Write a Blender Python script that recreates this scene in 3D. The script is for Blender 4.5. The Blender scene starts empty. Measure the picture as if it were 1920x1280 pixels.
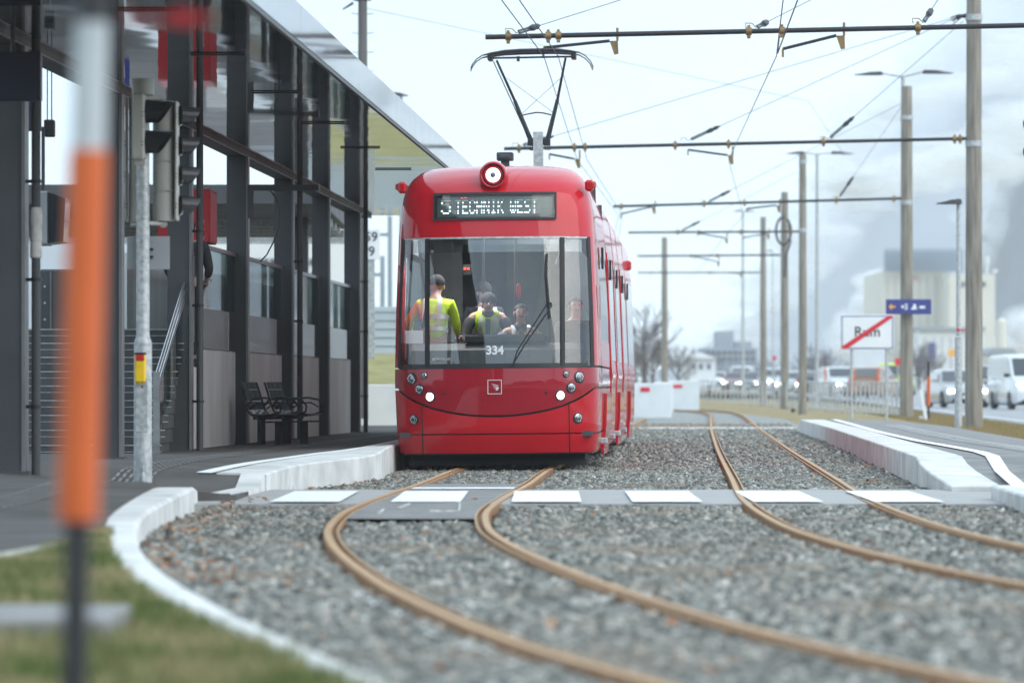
import bpy, math, random
import numpy as np
from mathutils import Vector, Matrix
R = math.radians
S = bpy.context.scene
# ---------------------------------------------------------------- camera
FPX, HOR, CZ = 8900.0, 722.0, 0.95
cam_d = bpy.data.cameras.new("camera"); cam = bpy.data.objects.new("camera", cam_d)
S.collection.objects.link(cam); S.camera = cam
cam.location = (0, 0, CZ); cam.rotation_euler = (R(90), 0, 0)
cam_d.sensor_width = 36; cam_d.lens = FPX / 1920 * 36
cam_d.shift_y = (HOR - 640) / 1920
cam_d.clip_start = 0.5; cam_d.clip_end = 12000
cam_d.dof.use_dof = True; cam_d.dof.focus_distance = 55.0; cam_d.dof.aperture_fstop = 2.7
# ---------------------------------------------------------------- sky and light (bright overcast)
W = bpy.data.worlds.new("World"); S.world = W; W.use_nodes = True
nt = W.node_tree; nt.nodes.clear()
def N(t, **k):
    n = nt.nodes.new(t)
    for a, b in k.items(): setattr(n, a, b)
    return n
sky = N('ShaderNodeTexSky', sky_type='NISHITA', sun_disc=False)
SUN_EL, SUN_ROT = R(36), R(124)
sky.sun_elevation = SUN_EL; sky.sun_rotation = SUN_ROT
bg1 = N('ShaderNodeBackground'); bg1.inputs[1].default_value = 0.10
nt.links.new(sky.outputs[0], bg1.inputs[0])
tc = N('ShaderNodeTexCoord'); mp = N('ShaderNodeMapping'); mp.inputs['Scale'].default_value = (1.2, 1.2, 3.5)
nz = N('ShaderNodeTexNoise'); nz.inputs['Scale'].default_value = 2.1; nz.inputs['Detail'].default_value = 6
rp = N('ShaderNodeValToRGB')
rp.color_ramp.elements[0].position = .3; rp.color_ramp.elements[0].color = (.50, .68, .92, 1)
rp.color_ramp.elements[1].position = .58; rp.color_ramp.elements[1].color = (.74, .90, 1.0, 1)
nt.links.new(tc.outputs['Generated'], mp.inputs[0]); nt.links.new(mp.outputs[0], nz.inputs[0]); nt.links.new(nz.outputs[0], rp.inputs[0])
bg2 = N('ShaderNodeBackground'); bg2.inputs[1].default_value = 1.28
nt.links.new(rp.outputs[0], bg2.inputs[0])
mx = N('ShaderNodeMixShader'); mx.inputs[0].default_value = .90
nt.links.new(bg1.outputs[0], mx.inputs[1]); nt.links.new(bg2.outputs[0], mx.inputs[2])
wo = N('ShaderNodeOutputWorld'); nt.links.new(mx.outputs[0], wo.inputs[0])
sun_d = bpy.data.lights.new("sun", 'SUN'); sun_d.energy = 1.4; sun_d.angle = R(60); sun_d.color = (1, .95, .87)
sun = bpy.data.objects.new("sun", sun_d); S.collection.objects.link(sun)
sun.rotation_euler = (R(90) - SUN_EL, 0, R(180) - SUN_ROT)
sun.location = (0, 0, 60)
S.view_settings.view_transform = 'Standard'; S.view_settings.look = 'None'
S.view_settings.exposure = 0.56; S.view_settings.gamma = 1
try:
    S.cycles.max_bounces = 8; S.cycles.transparent_max_bounces = 24; S.cycles.volume_bounces = 1
    S.cycles.use_denoising = True; S.cycles.caustics_reflective = False; S.cycles.caustics_refractive = False
except Exception: pass

# ---------------------------------------------------------------- helpers
TD = 0.041                                   # track direction: X grows by this per metre of Y
def P(px, py, Y): return Vector(((px - 960) * Y / FPX, Y, CZ - (py - HOR) * Y / FPX))
def X_(px, Y): return (px - 960) * Y / FPX
def Z_(py, Y): return CZ - (py - HOR) * Y / FPX
def G(px, py, z=0.0):
    Y = FPX * (CZ - z) / (py - HOR); return Vector(((px - 960) * Y / FPX, Y, z))
def T(s, Y, z=0.0): return Vector((s + TD * Y, Y, z))
def lerp(a, b, t): return a + (b - a) * t
def pw(x, tab):
    if x <= tab[0][0]: return tab[0][1]
    for (a, b), (c, d) in zip(tab, tab[1:]):
        if x <= c:
            t = (x - a) / (c - a); return b + (d - b) * t
    return tab[-1][1]
def sstep(t):
    t = max(0, min(1, t)); return t * t * (3 - 2 * t)

class MB:
    def __init__(s): s.v = []; s.f = []; s.m = []; s.mi = 0
    def add(s, vs, fs):
        o = len(s.v); s.v += [tuple(v) for v in vs]
        s.f += [tuple(i + o for i in f) for f in fs]; s.m += [s.mi] * len(fs); return s
    def box(s, c, d, rz=0, rx=0, ry=0, M=None):
        hx, hy, hz = d[0] / 2, d[1] / 2, d[2] / 2
        vs = [Vector((x, y, z)) for x in (-hx, hx) for y in (-hy, hy) for z in (-hz, hz)]
        if rz or rx or ry:
            m = Matrix.Rotation(rz, 3, 'Z') @ Matrix.Rotation(ry, 3, 'Y') @ Matrix.Rotation(rx, 3, 'X'); vs = [m @ v for v in vs]
        c = Vector(c)
        return s.add([v + c for v in vs], [(0, 1, 3, 2), (4, 6, 7, 5), (0, 4, 5, 1), (2, 3, 7, 6), (0, 2, 6, 4), (1, 5, 7, 3)])
    def cbox(s, c, d, b=.02, rz=0):
        """chamfered box"""
        hx, hy, hz = d[0] / 2, d[1] / 2, d[2] / 2
        b = min(b, hx * .9, hy * .9, hz * .9); vs = []; idx = {}
        for sx in (-1, 1):
            for sy in (-1, 1):
                for sz in (-1, 1):
                    for k, (ax, ay, az) in enumerate(((0, b, b), (b, 0, b), (b, b, 0))):
                        idx[(sx, sy, sz, k)] = len(vs); vs.append(Vector((sx * (hx - ax), sy * (hy - ay), sz * (hz - az))))
        fs = []
        for k, ax in enumerate('xyz'):
            for sg in (-1, 1):
                q = []
                for a, b_ in ((-1, -1), (1, -1), (1, 1), (-1, 1)):
                    key = [a, b_]; key.insert(k, sg); q.append(idx[tuple(key) + (k,)])
                fs.append(tuple(q))
        for k in range(3):
            o = [i for i in range(3) if i != k]
            for a in (-1, 1):
                for b_ in (-1, 1):
                    q = []
                    for (e, kk) in ((-1, o[0]), (-1, o[1]), (1, o[1]), (1, o[0])):
                        key = [0, 0, 0]; key[o[0]] = a; key[o[1]] = b_; key[k] = e; q.append(idx[tuple(key) + (kk,)])
                    fs.append(tuple(q))
        for sx in (-1, 1):
            for sy in (-1, 1):
                for sz in (-1, 1): fs.append(tuple(idx[(sx, sy, sz, k)] for k in range(3)))
        m = Matrix.Rotation(rz, 3, 'Z'); c = Vector(c)
        return s.add([m @ v + c for v in vs], fs)
    def tube(s, p, q, r, r2=None, n=12, cap=True):
        p = Vector(p); q = Vector(q); r2 = r if r2 is None else r2
        d = (q - p).normalized(); u = d.orthogonal().normalized(); w = d.cross(u)
        vs = []
        for c, rr in ((p, r), (q, r2)):
            for i in range(n):
                a = 2 * math.pi * i / n; vs.append(c + (u * math.cos(a) + w * math.sin(a)) * rr)
        fs = [(i, (i + 1) % n, n + (i + 1) % n, n + i) for i in range(n)]
        if cap: fs += [tuple(range(n - 1, -1, -1)), tuple(range(n, 2 * n))]
        return s.add(vs, fs)
    def path(s, pts, r, n=8):
        pts = [Vector(p) for p in pts]; vs = []; fs = []; u = None
        for i, p in enumerate(pts):
            d = (pts[min(i + 1, len(pts) - 1)] - pts[max(i - 1, 0)]).normalized()
            if u is None: u = d.orthogonal().normalized()
            u = (u - d * u.dot(d)).normalized(); w = d.cross(u)
            rr = r[i] if isinstance(r, (list, tuple)) else r
            for k in range(n):
                a = 2 * math.pi * k / n; vs.append(p + (u * math.cos(a) + w * math.sin(a)) * rr)
        for i in range(len(pts) - 1):
            for k in range(n): fs.append((i * n + k, i * n + (k + 1) % n, (i + 1) * n + (k + 1) % n, (i + 1) * n + k))
        fs += [tuple(range(n - 1, -1, -1)), tuple(range((len(pts) - 1) * n, len(pts) * n))]
        return s.add(vs, fs)
    def lathe(s, c, ax, prof, n=20):
        """prof: (distance along ax, radius)"""
        c = Vector(c); d = Vector(ax).normalized(); u = d.orthogonal().normalized(); w = d.cross(u); vs = []; fs = []
        for (t, r) in prof:
            for i in range(n):
                a = 2 * math.pi * i / n; vs.append(c + d * t + (u * math.cos(a) + w * math.sin(a)) * max(r, 1e-4))
        for j in range(len(prof) - 1):
            for i in range(n): fs.append((j * n + i, j * n + (i + 1) % n, (j + 1) * n + (i + 1) % n, (j + 1) * n + i))
        fs += [tuple(range(n - 1, -1, -1)), tuple(range((len(prof) - 1) * n, len(prof) * n))]
        return s.add(vs, fs)
    def prism(s, poly, off):
        """closed polygon (3D points) extruded by off"""
        n = len(poly); off = Vector(off); vs = [Vector(p) for p in poly] + [Vector(p) + off for p in poly]
        return s.add(vs, [tuple(range(n)), tuple(range(2 * n - 1, n - 1, -1))] + [(i, (i + 1) % n, n + (i + 1) % n, n + i) for i in range(n)])
    def ell(s, c, r, nu=14, nv=9, M=None):
        c = Vector(c); vs = [c + Vector((0, 0, -r[2]))]; fs = []
        for j in range(1, nv):
            b = -math.pi / 2 + math.pi * j / nv
            for i in range(nu):
                a = 2 * math.pi * i / nu; vs.append(c + Vector((r[0] * math.cos(a) * math.cos(b), r[1] * math.sin(a) * math.cos(b), r[2] * math.sin(b))))
        vs.append(c + Vector((0, 0, r[2])))
        for i in range(nu):
            fs.append((0, 1 + (i + 1) % nu, 1 + i)); fs.append((len(vs) - 1, 1 + (nv - 2) * nu + i, 1 + (nv - 2) * nu + (i + 1) % nu))
        for j in range(nv - 2):
            for i in range(nu): fs.append((1 + j * nu + i, 1 + j * nu + (i + 1) % nu, 1 + (j + 1) * nu + (i + 1) % nu, 1 + (j + 1) * nu + i))
        return s.add(vs, fs)
    def sweep(s, prof, pts, up=(0, 0, 1), closed=True):
        """prof: (lateral, up) pairs swept along pts (horizontal frames)"""
        pts = [Vector(p) for p in pts]; n = len(prof); vs = []; fs = []
        for i, p in enumerate(pts):
            d = pts[min(i + 1, len(pts) - 1)] - pts[max(i - 1, 0)]; d.z = 0; d.normalize()
            r = Vector((d.y, -d.x, 0))
            for (a, b) in prof: vs.append(p + r * a + Vector((0, 0, b)))
        m = n if closed else n - 1
        for i in range(len(pts) - 1):
            for k in range(m): fs.append((i * n + k, i * n + (k + 1) % n, (i + 1) * n + (k + 1) % n, (i + 1) * n + k))
        if closed: fs += [tuple(range(n)), tuple(range(len(vs) - 1, len(vs) - n - 1, -1))]
        return s.add(vs, fs)
    def grid(s, rows):
        n = len(rows[0]); vs = [p for r in rows for p in r]
        return s.add(vs, [(j * n + i, j * n + i + 1, (j + 1) * n + i + 1, (j + 1) * n + i) for j in range(len(rows) - 1) for i in range(n - 1)])
    def build(s, name, mat, parent=None, smooth=False, local=False, base=None, bevel=0):
        me = bpy.data.meshes.new(name); v = np.array(s.v, dtype=float)
        o = bpy.data.objects.new(name, me)
        if parent is None:
            if base is None and not local: base = ((v[:, 0].min() + v[:, 0].max()) / 2, (v[:, 1].min() + v[:, 1].max()) / 2, v[:, 2].min())
            if base is not None: v = v - np.array(base); o.location = base
        else:
            o.parent = parent
            if not local:
                q = parent
                off = Vector((0, 0, 0))
                while q is not None: off += q.location; q = q.parent
                v = v - np.array(off)
        me.from_pydata(v.tolist(), [], s.f)
        mats = mat if isinstance(mat, (list, tuple)) else [mat]
        for m_ in mats: me.materials.append(m_)
        if len(mats) > 1: me.polygons.foreach_set('material_index', s.m)
        if smooth:
            me.polygons.foreach_set('use_smooth', [True] * len(me.polygons))
            if smooth != 'all':
                try: me.set_sharp_from_angle(angle=R(35))
                except Exception: pass
        me.validate(); me.update()
        S.collection.objects.link(o)
        if bevel:
            b = o.modifiers.new('b', 'BEVEL'); b.width = bevel; b.segments = 2; b.limit_method = 'ANGLE'
        return o
def box1(c, d, **k): return MB().box(c, d, **k)
def tag(o, label=None, cat=None, group=None, kind=None):
    if label: o['label'] = label
    if cat: o['category'] = cat
    if group: o['group'] = group
    if kind: o['kind'] = kind
    return o
def thing(name, label, cat, loc=(0, 0, 0), rz=0, group=None):
    o = bpy.data.objects.new(name, None); S.collection.objects.link(o); o.empty_display_size = .2
    o.location = loc; o.rotation_euler = (0, 0, rz); return tag(o, label, cat, group)
def dup(root, loc, rz, label=None):
    r = root.copy(); S.collection.objects.link(r); r.location = loc; r.rotation_euler = (0, 0, rz)
    if label: r['label'] = label
    for ch in list(root.children):
        c = ch.copy(); S.collection.objects.link(c); c.parent = r
        for g in ch.children:
            d = g.copy(); S.collection.objects.link(d); d.parent = c
    return r
def text_mesh(txt, size, ext=.002, bold=.0):
    cu = bpy.data.curves.new('t', 'FONT'); cu.body = txt; cu.size = size; cu.extrude = ext; cu.offset = bold
    cu.align_x = 'CENTER'; cu.align_y = 'CENTER'
    o = bpy.data.objects.new('t', cu); S.collection.objects.link(o); bpy.context.view_layer.update()
    me = bpy.data.meshes.new_from_object(o.evaluated_get(bpy.context.evaluated_depsgraph_get()))
    vs = [v.co.copy() for v in me.vertices]; fs = [tuple(p.vertices) for p in me.polygons]
    bpy.data.objects.remove(o); bpy.data.curves.remove(cu); bpy.data.meshes.remove(me)
    return vs, fs
def text_at(mb, txt, size, c, bold=0.0, ext=.002, sx=1.0):
    """upright text facing -Y centred on c"""
    vs, fs = text_mesh(txt, size, ext, bold); c = Vector(c)
    mb.add([c + Vector((v.x * sx, -v.z, v.y)) for v in vs], fs)

# ---------------------------------------------------------------- materials
def pbr(name, col, rough=.6, metal=0, coat=0, col2=None, nscale=6, lo=.35, hi=.65, bump=0, bscale=None, stretch=None,
        rvar=0, emit=0, alpha=None, island=None, detail=5, spec=None):
    m = bpy.data.materials.new(name); m.use_nodes = True; t = m.node_tree; b = t.nodes['Principled BSDF']
    def NN(k): return t.nodes.new(k)
    b.inputs['Base Color'].default_value = (*col, 1); b.inputs['Roughness'].default_value = rough
    b.inputs['Metallic'].default_value = metal
    if spec is not None: b.inputs['Specular IOR Level'].default_value = spec
    if coat: b.inputs['Coat Weight'].default_value = coat; b.inputs['Coat Roughness'].default_value = .03
    if emit: b.inputs['Emission Color'].default_value = (*col, 1); b.inputs['Emission Strength'].default_value = emit
    if col2 is not None or bump or rvar:
        tcn = NN('ShaderNodeTexCoord'); mpn = NN('ShaderNodeMapping'); t.links.new(tcn.outputs['Object'], mpn.inputs[0])
        if stretch: mpn.inputs['Scale'].default_value = stretch
        nn = NN('ShaderNodeTexNoise'); nn.inputs['Scale'].default_value = nscale; nn.inputs['Detail'].default_value = detail
        t.links.new(mpn.outputs[0], nn.inputs[0])
        if col2 is not None:
            r = NN('ShaderNodeValToRGB'); r.color_ramp.elements[0].position = lo; r.color_ramp.elements[1].position = hi
            r.color_ramp.elements[0].color = (*col, 1); r.color_ramp.elements[1].color = (*col2, 1)
            t.links.new(nn.outputs[0], r.inputs[0]); t.links.new(r.outputs[0], b.inputs['Base Color'])
        if rvar:
            mr = NN('ShaderNodeMapRange'); mr.inputs[1].default_value = .3; mr.inputs[2].default_value = .7
            mr.inputs[3].default_value = rough; mr.inputs[4].default_value = rough + rvar
            t.links.new(nn.outputs[0], mr.inputs[0]); t.links.new(mr.outputs[0], b.inputs['Roughness'])
        if bump:
            n2 = NN('ShaderNodeTexNoise'); n2.inputs['Scale'].default_value = bscale or nscale * 4; n2.inputs['Detail'].default_value = 3
            t.links.new(mpn.outputs[0], n2.inputs[0])
            bp = NN('ShaderNodeBump'); bp.inputs['Strength'].default_value = bump; bp.inputs['Distance'].default_value = .02
            t.links.new(n2.outputs[0], bp.inputs['Height']); t.links.new(bp.outputs[0], b.inputs['Normal'])
    if island:
        gi = NN('ShaderNodeNewGeometry'); r = NN('ShaderNodeValToRGB'); r.color_ramp.interpolation = 'LINEAR'
        while len(r.color_ramp.elements) < len(island): r.color_ramp.elements.new(.5)
        for e, (p_, c_) in zip(r.color_ramp.elements, island): e.position = p_; e.color = (*c_, 1)
        t.links.new(gi.outputs['Random Per Island'], r.inputs[0]); t.links.new(r.outputs[0], b.inputs['Base Color'])
    if alpha is not None: b.inputs['Alpha'].default_value = alpha
    return m
def glass_mat(name, tint=(.8, .85, .85), refl=.10, graze=.8, rough=.02, power=4):
    m = bpy.data.materials.new(name); m.use_nodes = True; t = m.node_tree; t.nodes.clear()
    tr = t.nodes.new('ShaderNodeBsdfTransparent'); tr.inputs[0].default_value = (*tint, 1)
    gl = t.nodes.new('ShaderNodeBsdfGlossy'); gl.inputs['Roughness'].default_value = rough
    lw = t.nodes.new('ShaderNodeLayerWeight'); lw.inputs[0].default_value = .5
    pwn = t.nodes.new('ShaderNodeMath'); pwn.operation = 'POWER'; pwn.inputs[1].default_value = power
    mr = t.nodes.new('ShaderNodeMapRange'); mr.inputs[3].default_value = refl; mr.inputs[4].default_value = graze
    t.links.new(lw.outputs['Facing'], pwn.inputs[0]); t.links.new(pwn.outputs[0], mr.inputs[0])
    mxs = t.nodes.new('ShaderNodeMixShader'); o = t.nodes.new('ShaderNodeOutputMaterial')
    t.links.new(mr.outputs[0], mxs.inputs[0]); t.links.new(tr.outputs[0], mxs.inputs[1]); t.links.new(gl.outputs[0], mxs.inputs[2])
    t.links.new(mxs.outputs[0], o.inputs[0]); return m

M = {}
M['asphalt'] = pbr('asphalt', (.048, .043, .039), .9, col2=(.088, .082, .078), nscale=1.2, bump=.25, bscale=60)
M['asphalt_patch'] = pbr('asphalt_patch', (.17, .165, .16), .8, col2=(.25, .245, .24), nscale=3, bump=.2, bscale=50)
M['road'] = pbr('road', (.22, .22, .225), .55, col2=(.30, .30, .31), nscale=.5, bump=.1, bscale=30)
M['kerb'] = pbr('kerb', (.50, .50, .485), .8, col2=(.70, .70, .685), nscale=2.5, bump=.15, bscale=40)
M['concrete'] = pbr('concrete', (.66, .67, .65), .85, col2=(.80, .81, .79), nscale=1.4, stretch=(1, 1, .35), bump=.15, bscale=25)
M['mast'] = pbr('mast', (.17, .15, .125), .9, col2=(.31, .285, .245), nscale=2.2, stretch=(6, 6, .5), bump=.2, bscale=20)
M['mast_wood'] = pbr('mast_wood', (.10, .095, .095), .9, col2=(.17, .16, .155), nscale=2, stretch=(6, 6, .5), bump=.2, bscale=20)
M['rust'] = pbr('rust', (.22, .10, .04), .6, col2=(.36, .19, .08), nscale=7, bump=.15, bscale=50, metal=.15, rvar=.2)
M['railtop'] = pbr('railtop', (.40, .225, .10), .42, col2=(.54, .35, .18), nscale=5, metal=.4, rvar=.25)
M['white_paint'] = pbr('white_paint', (.72, .74, .74), .6, col2=(.85, .87, .87), nscale=9, lo=.25, hi=.5)
M['thin_paint'] = pbr('thin_paint', (.30, .30, .29), .7, col2=(.62, .62, .61), nscale=14, lo=.4, hi=.6)
M['steel_dark'] = pbr('steel_dark', (.045, .047, .052), .5, col2=(.062, .064, .07), nscale=1.5, rvar=.15)
M['steel_edge'] = pbr('steel_edge', (.16, .165, .175), .35, col2=(.22, .225, .23), nscale=2, metal=.3)
M['black'] = pbr('black', (.012, .013, .015), .45)
M['pillar'] = pbr('pillar', (.012, .013, .015), .35, spec=.25)
M['rubber'] = pbr('rubber', (.02, .02, .022), .75)
M['bellow'] = pbr('bellow', (.03, .028, .03), .8)
M['stainless'] = pbr('stainless', (.42, .43, .44), .28, metal=.9, col2=(.52, .53, .54), nscale=2, stretch=(.3, .3, 5), rvar=.12)
M['galv'] = pbr('galv', (.34, .36, .37), .5, metal=.35, col2=(.50, .52, .53), nscale=22, lo=.4, hi=.6, rvar=.1)
M['signal_grey'] = pbr('signal_grey', (.36, .36, .33), .45, col2=(.42, .42, .39), nscale=2)
M['plate_back'] = pbr('plate_back', (.33, .35, .37), .45, metal=.2, col2=(.38, .4, .42), nscale=3)
M['yellow'] = pbr('yellow', (.85, .55, .01), .4, col2=(.75, .48, .01), nscale=6)
M['red_paint'] = pbr('red_paint', (.47, .003, .012), .45, coat=.75, col2=(.52, .004, .016), nscale=.7, spec=.15, bump=.05, bscale=2.2)
M['red_hood_shaded'] = pbr('red_hood_shaded', (.30, .003, .014), .4, coat=.85, col2=(.34, .004, .018), nscale=.7, spec=.15, bump=.05, bscale=2.2)  # same red as the body, darkened in colour for the hood's reflections
M['red_box'] = pbr('red_box', (.38, .012, .018), .5, col2=(.42, .015, .02), nscale=1)
M['red_mark'] = pbr('red_mark', (.62, .01, .03), .5)
M['red_lens'] = pbr('red_lens', (.5, .02, .01), .2, coat=1)
M['navy'] = pbr('navy', (.012, .016, .035), .35, col2=(.015, .02, .042), nscale=1)
M['sign_blue'] = pbr('sign_blue', (.035, .045, .22), .35, col2=(.045, .055, .25), nscale=2)
M['sign_white'] = pbr('sign_white', (.80, .82, .84), .35, col2=(.74, .77, .80), nscale=2)
M['sign_black'] = pbr('sign_black', (.02, .02, .025), .5)
M['amber'] = pbr('amber', (.85, .40, .03), .5)
M['orange'] = pbr('orange', (.66, .135, .03), .5, col2=(.58, .11, .025), nscale=4)
M['pole_white'] = pbr('pole_white', (.44, .48, .52), .5, col2=(.52, .56, .60), nscale=4)
M['pole_black'] = pbr('pole_black', (.022, .024, .03), .5)
M['brass'] = pbr('brass', (.20, .13, .055), .5, metal=.5, col2=(.30, .20, .09), nscale=9)
M['pipe_dark'] = pbr('pipe_dark', (.028, .028, .032), .4, metal=.3)
M['wire'] = pbr('wire', (.03, .03, .035), .5)
M['panto'] = pbr('panto', (.012, .013, .018), .4)
M['lamp_head'] = pbr('lamp_head', (.07, .06, .075), .5)
M['interior'] = pbr('interior', (.05, .052, .055), .7, col2=(.075, .077, .08), nscale=3)
M['interior_light'] = pbr('interior_light', (.28, .29, .30), .6)
M['hivis'] = pbr('hivis', (.66, .95, .02), .7, col2=(.58, .86, .015), nscale=9, bump=.6, bscale=14)
M['reflex'] = pbr('reflex', (.55, .57, .60), .35, metal=.2)
M['skin'] = pbr('skin', (.52, .32, .24), .5, col2=(.46, .27, .2), nscale=12)
M['dark_cloth'] = pbr('dark_cloth', (.025, .026, .032), .85, col2=(.04, .04, .048), nscale=8)
M['grey_cloth'] = pbr('grey_cloth', (.14, .15, .17), .85, col2=(.19, .20, .22), nscale=8)
M['hair'] = pbr('hair', (.02, .014, .01), .7)
M['beanie'] = pbr('beanie', (.02, .018, .02), .9)
M['windscreen'] = glass_mat('windscreen', (.86, .90, .90), .11, .85, .01, 3)
M['side_glass'] = glass_mat('side_glass', (.65, .70, .72), .16, .95, .02, 3)
M['clear_glass'] = glass_mat('clear_glass', (.62, .70, .70), .10, .7, .03, 3)
M['glass_dark'] = pbr('glass_dark', (.02, .025, .03), .05, coat=1)
M['led_white'] = pbr('led_white', (.75, .92, 1.0), .4, emit=1.9)
M['led_dim'] = pbr('led_dim', (.25, .32, .33), .4, emit=.5)
M['led_red'] = pbr('led_red', (1.0, .06, .03), .4, emit=1.4)
M['display'] = pbr('display', (.045, .06, .055), .3, col2=(.08, .10, .085), nscale=4)
M['lamp_on'] = pbr('lamp_on', (1, .95, .82), .3, emit=6)
M['ceiling_lamp'] = pbr('ceiling_lamp', (.95, .97, 1), .4, emit=22)
M['arrow_red'] = pbr('arrow_red', (.30, .008, .012), .5)
M['hill_snow_hazed'] = pbr('hill_snow_hazed', (.085, .115, .175), .95, col2=(.22, .27, .36), nscale=.004, lo=.3, hi=.7, detail=5)  # far slope lightened and blued in the colour, as haze would
M['bench_metal'] = pbr('bench_metal', (.05, .055, .065), .3, metal=.4)
M['lamp_cool'] = pbr('lamp_cool', (.85, .95, 1), .3, emit=1.1)
M['car_lamp'] = pbr('car_lamp', (1, .98, .93), .3, emit=9)
M['chrome'] = pbr('chrome', (.75, .76, .78), .12, metal=1)
M['lens'] = pbr('lens', (.30, .31, .33), .15, metal=.6, coat=1, col2=(.06, .06, .07), nscale=60)
M['hoarding'] = pbr('hoarding', (.62, .66, .68), .6, col2=(.70, .74, .76), nscale=1.5)
M['wall_white'] = pbr('wall_white', (.66, .68, .69), .75, col2=(.74, .76, .77), nscale=1.2)
M['noise_wall'] = pbr('noise_wall', (.40, .46, .50), .7, col2=(.48, .54, .58), nscale=1)
M['slope_grass'] = pbr('slope_grass', (.19, .17, .045), .95, col2=(.32, .29, .13), nscale=1.1, bump=.6, bscale=6)
M['verge'] = pbr('verge', (.20, .15, .06), .95, col2=(.33, .26, .13), nscale=1.4, bump=.5, bscale=8)
M['grass_base'] = pbr('grass_base', (.065, .095, .02), .95, col2=(.28, .22, .11), nscale=2.6, lo=.41, hi=.66, bump=.6, bscale=20)
M['blade'] = pbr('blade', (.085, .125, .022), .75, col2=(.38, .31, .17), nscale=2.6, lo=.41, hi=.66, detail=4)
M['leaf'] = pbr('leaf', (.2, .08, .03), .8, island=[(0, (.16, .05, .02)), (.5, (.34, .12, .04)), (1, (.45, .24, .1))])
M['stone'] = pbr('stone', (.3, .3, .29), .85, island=[(0, (.055, .058, .052)), (.3, (.13, .135, .122)), (.6, (.215, .218, .198)), (.85, (.34, .335, .305)), (.95, (.36, .31, .25)), (1, (.60, .59, .56))])
# brownish dust drifts over the stones in broad patches
_t = M['stone'].node_tree; _b = _t.nodes['Principled BSDF']; _r = [n for n in _t.nodes if n.bl_idname == 'ShaderNodeValToRGB'][0]
_tc = _t.nodes.new('ShaderNodeTexCoord'); _n = _t.nodes.new('ShaderNodeTexNoise'); _n.inputs['Scale'].default_value = .55; _n.inputs['Detail'].default_value = 4
_mr = _t.nodes.new('ShaderNodeMapRange'); _mr.inputs[1].default_value = .5; _mr.inputs[2].default_value = .72; _mr.inputs[4].default_value = .75
_mx = _t.nodes.new('ShaderNodeMix'); _mx.data_type = 'RGBA'; _mx.inputs[7].default_value = (.25, .20, .15, 1)
_t.links.new(_tc.outputs['Object'], _n.inputs[0]); _t.links.new(_n.outputs[0], _mr.inputs[0]); _t.links.new(_mr.outputs[0], _mx.inputs[0])
_t.links.new(_r.outputs[0], _mx.inputs[6]); _t.links.new(_mx.outputs[2], _b.inputs['Base Color'])
M['plank'] = pbr('plank', (.29, .285, .28), .8, col2=(.42, .415, .405), nscale=4, stretch=(1, 8, 1), bump=.15, bscale=30)
M['stair'] = pbr('stair', (.055, .057, .06), .8, col2=(.08, .082, .085), nscale=2)
M['tape'] = pbr('tape', (.45, .43, .41), .6, col2=(.6, .58, .55), nscale=12)
M['bld_cream'] = pbr('bld_cream', (.62, .60, .53), .8, col2=(.68, .66, .60), nscale=.05)
M['bld_white'] = pbr('bld_white', (.70, .72, .73), .8, col2=(.76, .78, .79), nscale=.05)
M['bld_grey'] = pbr('bld_grey', (.24, .28, .33), .8, col2=(.34, .38, .42), nscale=.08)
M['bld_blue'] = pbr('bld_blue', (.19, .24, .31), .7, col2=(.24, .3, .38), nscale=.08)
M['bld_window'] = pbr('bld_window', (.05, .06, .08), .15)
M['bld_back'] = pbr('bld_back', (.07, .072, .075), .8, col2=(.13, .13, .135), nscale=.3)
M['bark'] = pbr('bark', (.085, .07, .065), .9, col2=(.13, .11, .10), nscale=6)
M['twig'] = pbr('twig', (.17, .15, .155), .95)
M['cloud'] = pbr('cloud', (.92, .94, .96), .95)
M['hill_forest_hazed'] = pbr('hill_forest_hazed', (.015, .032, .07), .95, col2=(.09, .13, .21), nscale=.007, lo=.42, hi=.75, detail=7)  # forest tone with the blue of haze mixed into the colour
# mirror-polished soffit, gently buckled sheet metal
def soffit_mat():
    m = bpy.data.materials.new('soffit'); m.use_nodes = True; t = m.node_tree; b = t.nodes['Principled BSDF']
    b.inputs['Base Color'].default_value = (.36, .355, .35, 1); b.inputs['Metallic'].default_value = 1; b.inputs['Roughness'].default_value = .035
    tcn = t.nodes.new('ShaderNodeTexCoord'); mpn = t.nodes.new('ShaderNodeMapping'); mpn.inputs['Scale'].default_value = (1.2, .7, 1)
    nn = t.nodes.new('ShaderNodeTexNoise'); nn.inputs['Scale'].default_value = .75; nn.inputs['Detail'].default_value = 1.5
    bp = t.nodes.new('ShaderNodeBump'); bp.inputs['Strength'].default_value = .16; bp.inputs['Distance'].default_value = .03
    t.links.new(tcn.outputs['Object'], mpn.inputs[0]); t.links.new(mpn.outputs[0], nn.inputs[0]); t.links.new(nn.outputs[0], bp.inputs['Height'])
    t.links.new(bp.outputs[0], b.inputs['Normal']); return m
M['soffit'] = soffit_mat()
M['fascia'] = pbr('fascia', (.95, .96, .97), .08, metal=1, bump=.12, bscale=.9)
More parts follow.
